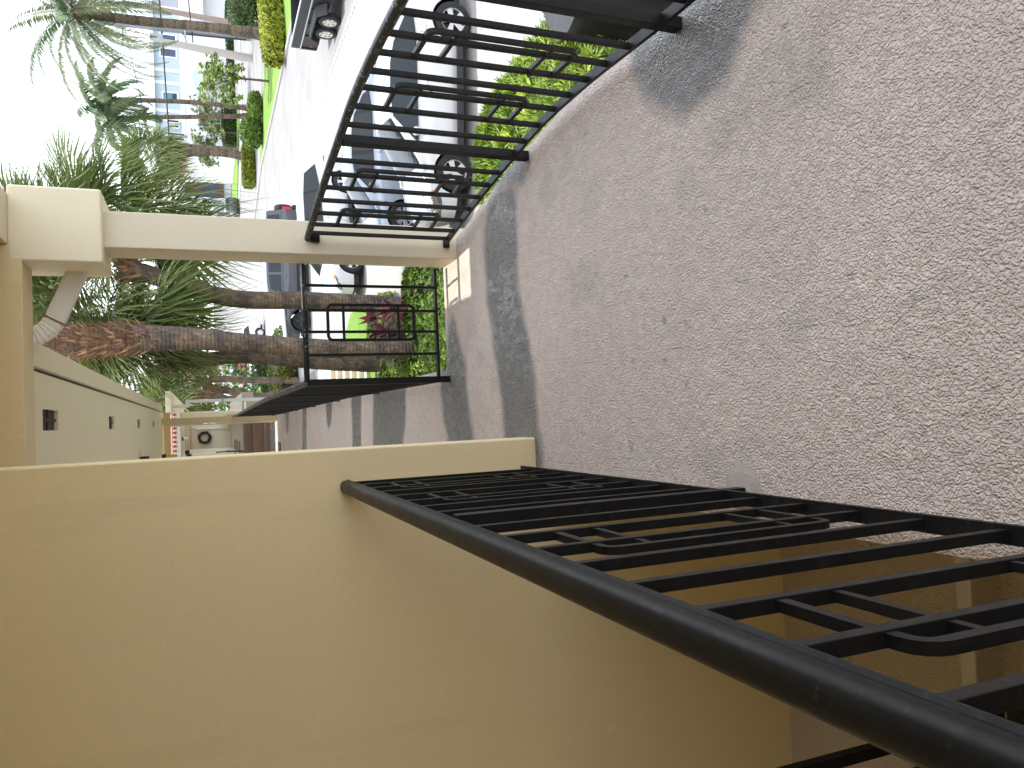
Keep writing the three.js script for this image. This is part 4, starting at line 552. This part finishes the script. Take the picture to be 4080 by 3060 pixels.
const suv = { ...sedan, body: [[-2.25, 0.8, 0.6, 0.5], [-2.2, 1.0, 0.76, 0.36], [-2.05, 1.06, 0.84, 0.3], [-1.4, 1.08, 0.89, 0.28], [0, 1.05, 0.9, 0.27], [0.6, 1.05, 0.9, 0.27], [1.2, 1.03, 0.89, 0.27], [1.75, 0.95, 0.86, 0.28], [2.1, 0.84, 0.78, 0.3], [2.23, 0.7, 0.64, 0.33], [2.28, 0.58, 0.5, 0.4]], hw: 0.9, belt: 1.06, tumble: 0.3, cabin: [[-2.2, 1.0], [-2.1, 1.12], [-1.75, 1.58], [-1.2, 1.66], [0, 1.69], [0.35, 1.65], [1.15, 1.06], [1.25, 0.98]], windows: [[[0.02, 1.08], [0.84, 1.08], [0.36, 1.5], [0.06, 1.57]], [[-0.04, 1.08], [-0.02, 1.57], [-0.8, 1.56], [-0.9, 1.1]], [[-0.97, 1.1], [-0.87, 1.55], [-1.5, 1.5], [-1.78, 1.2]]], ws: [0.39, 1.13], rw: [-2.07, -1.78], trim: [[0.87, 1.065], [0.37, 1.515], [0.06, 1.585], [-0.8, 1.575], [-1.52, 1.515], [-1.82, 1.19], [-0.95, 1.085]], wheels: [1.38, -1.24], r: 0.35, arch: 0.395, mirror: [0.74, 1.14], head: [1.86, 2.2, 0.78, 0.95], turn: [1.8, 1.92, 0.86, 0.93], tail: [-2.16, -1.9, 0.9, 1.05], handles: [-0.1, -1.0], seams: [0.98, -0.02, -0.98], grille: [2.27, 0.58, 0.78, 0.42], plate: [2.3, 0.48], fog: [2.12, 0.48, 0.66] };
car('crossover', 'white crossover nosing out between column and curved palm trunk', 'car', [5.75, G, -23.53], Math.PI + 0.25, { ...suv, paint: paint(lin(0.64, 0.64, 0.66)) });
car('crossover', 'black crossover with red tail lights waiting at the far junction', 'car', [25.4, G, -95.4], 1.62, { ...suv, paint: paint(lin(0.03, 0.032, 0.036)) });
car('sedan', 'red car parked far beyond the dark palm trunk', 'car', [6.3, G, -86], 0.2, { ...suv, paint: paint(lin(0.42, 0.02, 0.045)) });
car('crossover', 'white car with a steel wheel showing beyond the far palms', 'car', [5.7, G, -62.2], 3.2, { ...suv, paint: paint(lin(0.76, 0.76, 0.75)), spokes: 8 });
{                                                           // boxy off-roader
  const J = { ...suv, boxy: true, trim: null, body: [[-2.55, 1.0, 0.72, 0.5], [-2.5, 1.12, 0.76, 0.46], [-1.6, 1.14, 0.77, 0.44], [-0.6, 1.14, 0.77, 0.44], [0.2, 1.14, 0.77, 0.44], [0.9, 1.14, 0.77, 0.44], [1.3, 1.14, 0.76, 0.44], [2.1, 1.08, 0.68, 0.46], [2.42, 1.04, 0.64, 0.5], [2.46, 0.98, 0.62, 0.55]], hw: 0.77, belt: 1.14, tumble: 0.16, cabin: [[-2.5, 1.1], [-2.42, 1.78], [-1.2, 1.85], [0.3, 1.84], [0.62, 1.8], [1.02, 1.14], [1.06, 1.1]], windows: [[[-0.02, 1.2], [0.78, 1.2], [0.5, 1.66], [-0.02, 1.7]], [[-0.12, 1.2], [-0.12, 1.7], [-1.05, 1.7], [-1.05, 1.2]], [[-1.15, 1.2], [-1.15, 1.7], [-2.25, 1.68], [-2.3, 1.2]]], ws: [0.65, 1.0], rw: [-2.49, -2.43], wheels: [2.0, -1.8], r: 0.4, arch: 0.5, spokes: 5, rim: M.dark, mirror: [0.72, 1.3], mirrorMat: M.black, head: null, turn: null, tail: null, fog: null, grille: [2.87, 0.7, 1.0, 0.5], plate: null, handles: [0.05, -1.0], seams: [0.86, -0.07, -1.1], paint: paint(lin(0.035, 0.04, 0.055)), roofPaint: paint(lin(0.03, 0.033, 0.042)) };
  for (const k of ['body', 'cabin']) J[k] = J[k].map(([x, ...r]) => [x * 1.16, ...r]); J.windows = J.windows.map(w => w.map(([x, y]) => [x * 1.16, y])); J.ws = J.ws.map(x => x * 1.16); J.rw = J.rw.map(x => x * 1.16);
  const j = car('offroad_car', 'dark boxy off-road car parked beyond the curved palm trunk', 'car', [6.45, G, -35.25], 3.13, J);
  for (const s of [-1, 1]) for (const x of J.wheels) { const sec = []; for (let i = 0; i <= 14; i++) { const a = lerp(0.12, Math.PI - 0.12, i / 14), r = 0.5; sec.push([[0, 0], [0.17, 0], [0.17, 0.05], [0, 0.07]].map(([u, v]) => V(x + Math.cos(a) * (r + v), 0.42 + Math.sin(a) * (r * 0.92 + v), s * (0.74 + u)))); } mesh('fender_flare', crease(rings(sec), 40), M.dark, j); }
  for (const s of [-1, 1]) { mesh('tail_light', rb(-3.02, -2.9, 0.72, 1.05, s * 0.68 - 0.08, s * 0.68 + 0.08, 0.01), M.red, j); mesh('headlight', new THREE.CylinderGeometry(0.1, 0.1, 0.05, 20).rotateZ(Math.PI / 2).translate(2.86, 0.88, s * 0.42), M.lamp, j); }
  const sp = new THREE.Group(); sp.name = 'spare_wheel'; sp.position.set(-3.12, 0.95, 0.05); sp.rotation.y = -Math.PI / 2; j.add(sp); const W = wheelParts(0.39, 0.22, 5, M.dark); mesh('tyre', W.tyre, M.rubber, sp); mesh('rim', W.rim, M.dark, sp);
  mesh('bumper', rb(2.84, 3.0, 0.5, 0.68, -0.8, 0.8, 0.02), M.black, j); mesh('rear_bumper', rb(-3.1, -2.92, 0.48, 0.64, -0.8, 0.8, 0.02), M.black, j);
}
{                                                           // dump trailer, side along x = 13.2
  const t = thing('utility_trailer', 'black tandem wheel utility trailer parked on the far side of the street', 'trailer', [14.15, G, -24]);
  const x0 = -0.95, x1 = 0.95, z0 = -3.4, z1 = 3.2;
  mesh('side_panel', rb(x0, x0 + 0.05, 0.46, 1.27, z0, z1, 0.01), M.dark, t); mesh('side_panel', rb(x1 - 0.05, x1, 0.46, 1.27, z0, z1, 0.01), M.dark, t); mesh('tailgate', rb(x0 + 0.06, x1 - 0.06, 0.42, 1.24, z0, z0 + 0.05, 0.01), M.black, t); mesh('bed', rb(x0, x1, 0.38, 0.46, z0, z1, 0.01), M.black, t);
  mesh('top_rail', rb(x0 - 0.03, x0 + 0.06, 1.27, 1.31, z0, z1, 0.008), M.metalGrey, t); mesh('mid_rail', rb(x0 - 0.045, x0, 0.94, 0.98, z0, z1, 0.008), M.metalGrey, t);
  for (let k = 0; k < 8; k++) mesh('stake', rb(x0 - 0.04, x0, 0.42, 0.94, z0 + 0.05 + k * 0.9, z0 + 0.13 + k * 0.9, 0.006), M.dark, t);
  const W = wheelParts(0.35, 0.2, 6, std(lin(0.55, 0.52, 0.46), 0.5)); for (const z of [-1.5, -0.7]) { const g = new THREE.Group(); g.name = 'wheel'; g.position.set(x0 - 0.24, 0.35, z); g.rotation.y = -Math.PI / 2; t.add(g); mesh('tyre', W.tyre, M.rubber, g); mesh('rim', W.rim, W.rimMat, g); const g2 = g.clone(); g2.position.x = 1.19; g2.rotation.y = Math.PI / 2; t.add(g2); }
  const f = []; for (const [za, zb, ya, yb] of [[-2.15, -1.85, 0.5, 0.82], [-1.85, -0.35, 0.82, 0.82], [-0.35, -0.05, 0.82, 0.5]]) f.push(bar(V(x0 - 0.2, ya, za), V(x0 - 0.2, yb, zb), 0.36, 0.05)); mesh('mudguard', merge(f), M.dark, t);
  mesh('marker_lamp', rb(x0 - 0.02, x0 + 0.02, 0.6, 0.66, z0 + 0.25, z0 + 0.33, 0.005), M.red, t); mesh('drawbar', bar(V(0, 0.42, z1), V(0, 0.42, z1 + 1.3), 0.12), M.dark, t);
}
{                                                           // something under a black tarpaulin
  const t = thing('covered_barbecue', 'black draped cover over a bulky object beside the spiky hedge', 'cover', [4.62, G, -5.95], 0.5), nx = 60, ny = 40, sec = [];
  for (let j = 0; j <= ny; j++) { const v = j / ny, ring = []; for (let i = 0; i < nx * 2; i++) { const a = i / (nx * 2) * Math.PI * 2, c = Math.cos(a), s = Math.sin(a), sq = Math.pow(Math.pow(Math.abs(c), 6) + Math.pow(Math.abs(s), 6), -1 / 6), fold = 0.05 * Math.sin(a * 9 + 2 * Math.sin(v * 5)) + 0.035 * Math.sin(a * 23 + v * 3) + 0.05 * (pn(a * 4, v * 8, 25, 99, 4) - 0.5); const y = v < 0.7 ? 1.22 * (v / 0.7) : 1.22 + 0.06 * Math.sin((v - 0.7) / 0.3 * 1.57), k = v < 0.7 ? 1 + 0.06 * (1 - v) + fold * (1.15 - v) : Math.max(0.01, 1 - (v - 0.7) / 0.3) * (1 + 0.02 * Math.sin(a * 7)); ring.push(V(c * sq * 0.85 * k, y + (v >= 0.7 ? 0.03 * pn(c * k * 4 + 9, s * k * 4 + 9, 99, 99, 6) : 0), s * sq * 1.05 * k)); } sec.push(ring); }
  mesh('cover', crease(rings(sec, false), 50), std(lin(0.013, 0.013, 0.015), 0.5), t);
}
// ---------- across the street ----------
{
  const Z = -99, h = thing('house', 'two storey pale blue and white house across the street', 'house');
  mesh('upper_wall', bx(33.4, 66, 2.9, 6.2, Z - 12, Z), M.houseBlue, h); mesh('lower_wall', bx(33.2, 66.2, G, 2.9, Z - 12.2, Z + 0.15), M.houseWhite, h);
  mesh('band', bx(33.1, 66.3, 2.75, 3.15, Z - 12.2, Z + 0.25), M.white, h); mesh('eave', bx(32.6, 67, 6.0, 6.35, Z - 12.6, Z + 0.75), M.white, h);
  for (const x of [42.9, 41.35, 37.95, 36.9, 50.5]) mesh('pilaster', bx(x - 0.2, x + 0.2, 3.15, 6.0, Z, Z + 0.1), M.white, h);
  const pr = (pts, name) => { const P = []; for (const f of pts) for (const p of f) P.push(...p); mesh(name, tris(P), M.houseWhite, h); };
  pr([[[32.6, 6.35, Z + 0.75], [67, 6.35, Z + 0.75], [60, 9.2, Z - 6]], [[32.6, 6.35, Z + 0.75], [60, 9.2, Z - 6], [39.5, 9.2, Z - 6]], [[32.6, 6.35, Z + 0.75], [39.5, 9.2, Z - 6], [32.6, 6.35, Z - 12.6]], [[67, 6.35, Z + 0.75], [67, 6.35, Z - 12.6], [60, 9.2, Z - 6]], [[32.6, 6.35, Z - 12.6], [39.5, 9.2, Z - 6], [60, 9.2, Z - 6]], [[32.6, 6.35, Z - 12.6], [60, 9.2, Z - 6], [67, 6.35, Z - 12.6]]], 'roof');
  for (const [xa, xb, top] of [[39.2, 45.2, 8.6], [46.5, 51.5, 8.4], [36.6, 40.2, 8.0]]) { const m = (xa + xb) / 2; pr([[[xa, 6.36, Z + 0.8], [xb, 6.36, Z + 0.8], [m, top, Z - 0.5]], [[xa, 6.36, Z + 0.8], [m, top, Z - 0.5], [m, top, Z - 6]], [[xb, 6.36, Z + 0.8], [m, top, Z - 6], [m, top, Z - 0.5]]], 'gable_roof'); }
  const win = (x0, x1, y0, y1, mat = M.glass, f = 0.16) => { const w = mesh('window', merge([bx(x0 - f, x0, y0 - f, y1 + f, Z, Z + 0.09), bx(x1, x1 + f, y0 - f, y1 + f, Z, Z + 0.09), bx(x0, x1, y1, y1 + f, Z, Z + 0.09), bx(x0, x1, y0 - f, y0, Z, Z + 0.09)]), M.white, h); mesh('pane', bx(x0, x1, y0, y1, Z - 0.02, Z + 0.04), mat, w); return w; };
  const navy = new THREE.MeshPhysicalMaterial({ color: lin(0.03, 0.06, 0.12), roughness: 0.05 }), teal = new THREE.MeshPhysicalMaterial({ color: lin(0.03, 0.2, 0.27), roughness: 0.1 });
  win(46.4, 47.2, 3.6, 5.25, navy); win(44.6, 45.5, 3.6, 5.25, navy); const tw = win(39.4, 40.15, 3.6, 5.1, M.glass); mesh('blind', bx(39.4, 40.15, 4.1, 5.1, Z + 0.042, Z + 0.06), teal, tw);
  for (const [x, a, b] of [[36.65, 3.5, 4.7], [36.05, 3.5, 4.7], [35.1, 2.95, 4.9], [34.5, 2.95, 4.9], [33.9, 2.95, 4.8]]) { const w = mesh('slot_window', bx(x - 0.2, x + 0.2, a - 0.12, b + 0.12, Z, Z + 0.3), M.white, h); mesh('pane', bx(x - 0.11, x + 0.11, a, b, Z + 0.29, Z + 0.32), M.glass, w); }
  const gd = mesh('glazed_door', bx(35.9, 37.4, -1.1, 1.25, Z + 0.15, Z + 0.2), M.metalGrey, h); for (const x of [36.1, 36.6, 37.1]) mesh('pane', bx(x - 0.08, x + 0.08, -1.0, 1.15, Z + 0.2, Z + 0.24), M.glass, gd);
  const sh = mesh('shutter', bx(38.15, 38.95, -1.95, -1.05, Z + 0.15, Z + 0.22), M.metalGrey, h); for (let k = 0; k < 4; k++) mesh('slat', bx(38.2, 38.9, -1.9 + k * 0.22, -1.76 + k * 0.22, Z + 0.22, Z + 0.26), M.houseWhite, sh);
  mesh('porch_roof', crease(rings([[V(39.3, 0.55, Z + 0.1), V(39.3, 0.55, Z + 2.4), V(39.3, 0.75, Z + 2.4), V(39.3, 1.35, Z + 0.1)], [V(42.9, 0.9, Z + 0.1), V(42.9, 0.9, Z + 2.4), V(42.9, 1.1, Z + 2.4), V(42.9, 1.85, Z + 0.1)]])), M.houseBlue, h); mesh('porch_edge', bar(V(39.3, 0.6, Z + 2.45), V(42.9, 0.95, Z + 2.45), 0.2, 0.12), M.white, h); mesh('porch_column', bx(39.4, 39.65, G, 0.6, Z + 2.1, Z + 2.35), M.white, h);
  mesh('garage_door', bx(43.8, 47.6, G + 0.1, 0.6, Z + 0.15, Z + 0.2), M.white, h); mesh('door_slab', bx(41.6, 42.5, G + 0.05, -0.6, Z + 0.15, Z + 0.2), M.metalGrey, h); mesh('balcony', bx(49.2, 56, 0.4, 2.6, Z + 0.15, Z + 2.2), M.houseWhite, h); mesh('balcony_screen', bx(50, 55.8, 3.2, 5.6, Z, Z + 0.06), M.metalGrey, h);
  const b = thing('white_building', 'far white building with brown glazed facade beyond the lawn', 'building'), q = -118;
  mesh('wall', bx(31, 41, G, 3.9, q - 10, q), M.houseWhite, b); mesh('brown_facade', bx(32.6, 36.2, -1.9, 3.3, q, q + 0.3), M.brown, b); for (const x of [35.3, 34.4, 33.4]) mesh('window', bx(x - 0.3, x + 0.3, -1.2, 1.5, q + 0.3, q + 0.36), navy, b);
  for (const y of [2.2, 2.9]) mesh('window', bx(36.9, 38.6, y, y + 0.4, q, q + 0.08), M.brown, b); mesh('flat_roof', bx(30.7, 41.3, 3.9, 4.1, q - 10, q + 0.5), M.white, b);
  const g = thing('garage', 'white garage block left of the brown glazed facade', 'garage'); mesh('wall', bx(29.4, 32.5, G, 3.0, -126, -116), M.white, g); mesh('door', bx(29.9, 31.9, G + 0.1, -0.4, -116, -115.94), M.metalGrey, g); mesh('slot_window', bx(30.2, 31.6, 0.6, 0.9, -116, -115.94), M.glass, g);
  const pole = (label, a, c, r, mat) => { const t = thing('utility_pole', label, 'pole', a.toArray()); mesh('shaft', trunkGeo([V(0, 0, 0), c.clone().sub(a).multiplyScalar(0.5), c.clone().sub(a)], u => r * (1.15 - 0.35 * u), 12, 6), mat, t); return t; };
  const pc = std(lin(0.42, 0.39, 0.35), 0.9), pg = std(lin(0.26, 0.27, 0.3), 0.85);
  const p1 = pole('short concrete pole standing on the corner beside the small tree', V(30.15, G, -65.5), V(30.68, 3.9, -65.5), 0.3, pc); mesh('lamp_arm', bar(V(0.4, 4.9, 0), V(1.2, 5.1, 0), 0.12), M.metalGrey, p1); mesh('lamp_head', rb(1.1, 1.7, 5.0, 5.14, -0.15, 0.15, 0.05), M.metalGrey, p1);
  const p2 = pole('tall grey pole with crossarms and transformer behind the thick palm trunk', V(32.2, G, -66), V(31.85, 8.6, -66), 0.26, pg); for (const [y, w] of [[10.9, 1.2], [9.6, 1.35]]) mesh('crossarm', bar(V(-0.3 - w, y, 0), V(-0.3 + w, y, 0), 0.14), M.metalGrey, p2); mesh('transformer', new THREE.CylinderGeometry(0.3, 0.3, 0.95, 16).translate(-1.05, 7.2, 0.1), M.metalGrey, p2); mesh('bracket', bar(V(-0.9, 7.2, 0.1), V(-0.2, 7.2, 0), 0.08), M.metalGrey, p2);
  mesh('cable_conduit', bar(V(-0.32, 0.4, 0.1), V(-0.5, 5.3, 0.1), 0.09), M.dark, p2);
  const p3 = pole('slim brown pole rising behind the pale hedge of the blue house', V(37.7, G, -75), V(38.25, 7.4, -75), 0.25, std(lin(0.3, 0.24, 0.2), 0.9)); mesh('crossarm', bar(V(-0.4, 10.0, 0), V(1.4, 10.0, 0), 0.12), M.metalGrey, p3);
  const wires = [[V(60, 5.4, -72), V(32, 3.9, -66), V(14, 3.6, -80), 'thick dark cable crossing in front of the blue upper wall', 0.07], [V(60, 6.8, -74), V(37.9, 6.3, -75), V(31.9, 6.0, -66), 'thin wire strung between the slim brown pole and the grey pole', 0.03], [V(31.9, 6.6, -66), V(24, 5.2, -80), V(10, 5.0, -110), 'thin wire running from the transformer pole along the street', 0.03], [V(60, 2.2, -70), V(36, 1.9, -66.3), V(31, 1.6, -65.7), 'low dark cable ending at the short concrete pole', 0.05], [V(60, 7.6, -72), V(38, 7.2, -74.9), V(31.8, 7.4, -66), 'upper thin wire above the white roof line', 0.025]];
  for (const [a, m, c, l, r] of wires) tag(mesh('power_line', tube([a, m, c], r, 40, 5), M.dark), l, 'wire');
  tag(mesh('planter_box', rb(2.1, 3.0, G, G + 0.5, -30.5, -29.4, 0.02), M.white), 'white planter box beyond the sunlit garden stairs', 'planter');
}
scene.traverse(o => { if (o.isMesh) { o.castShadow = true; o.receiveShadow = true; } });
renderer.render(scene, camera);
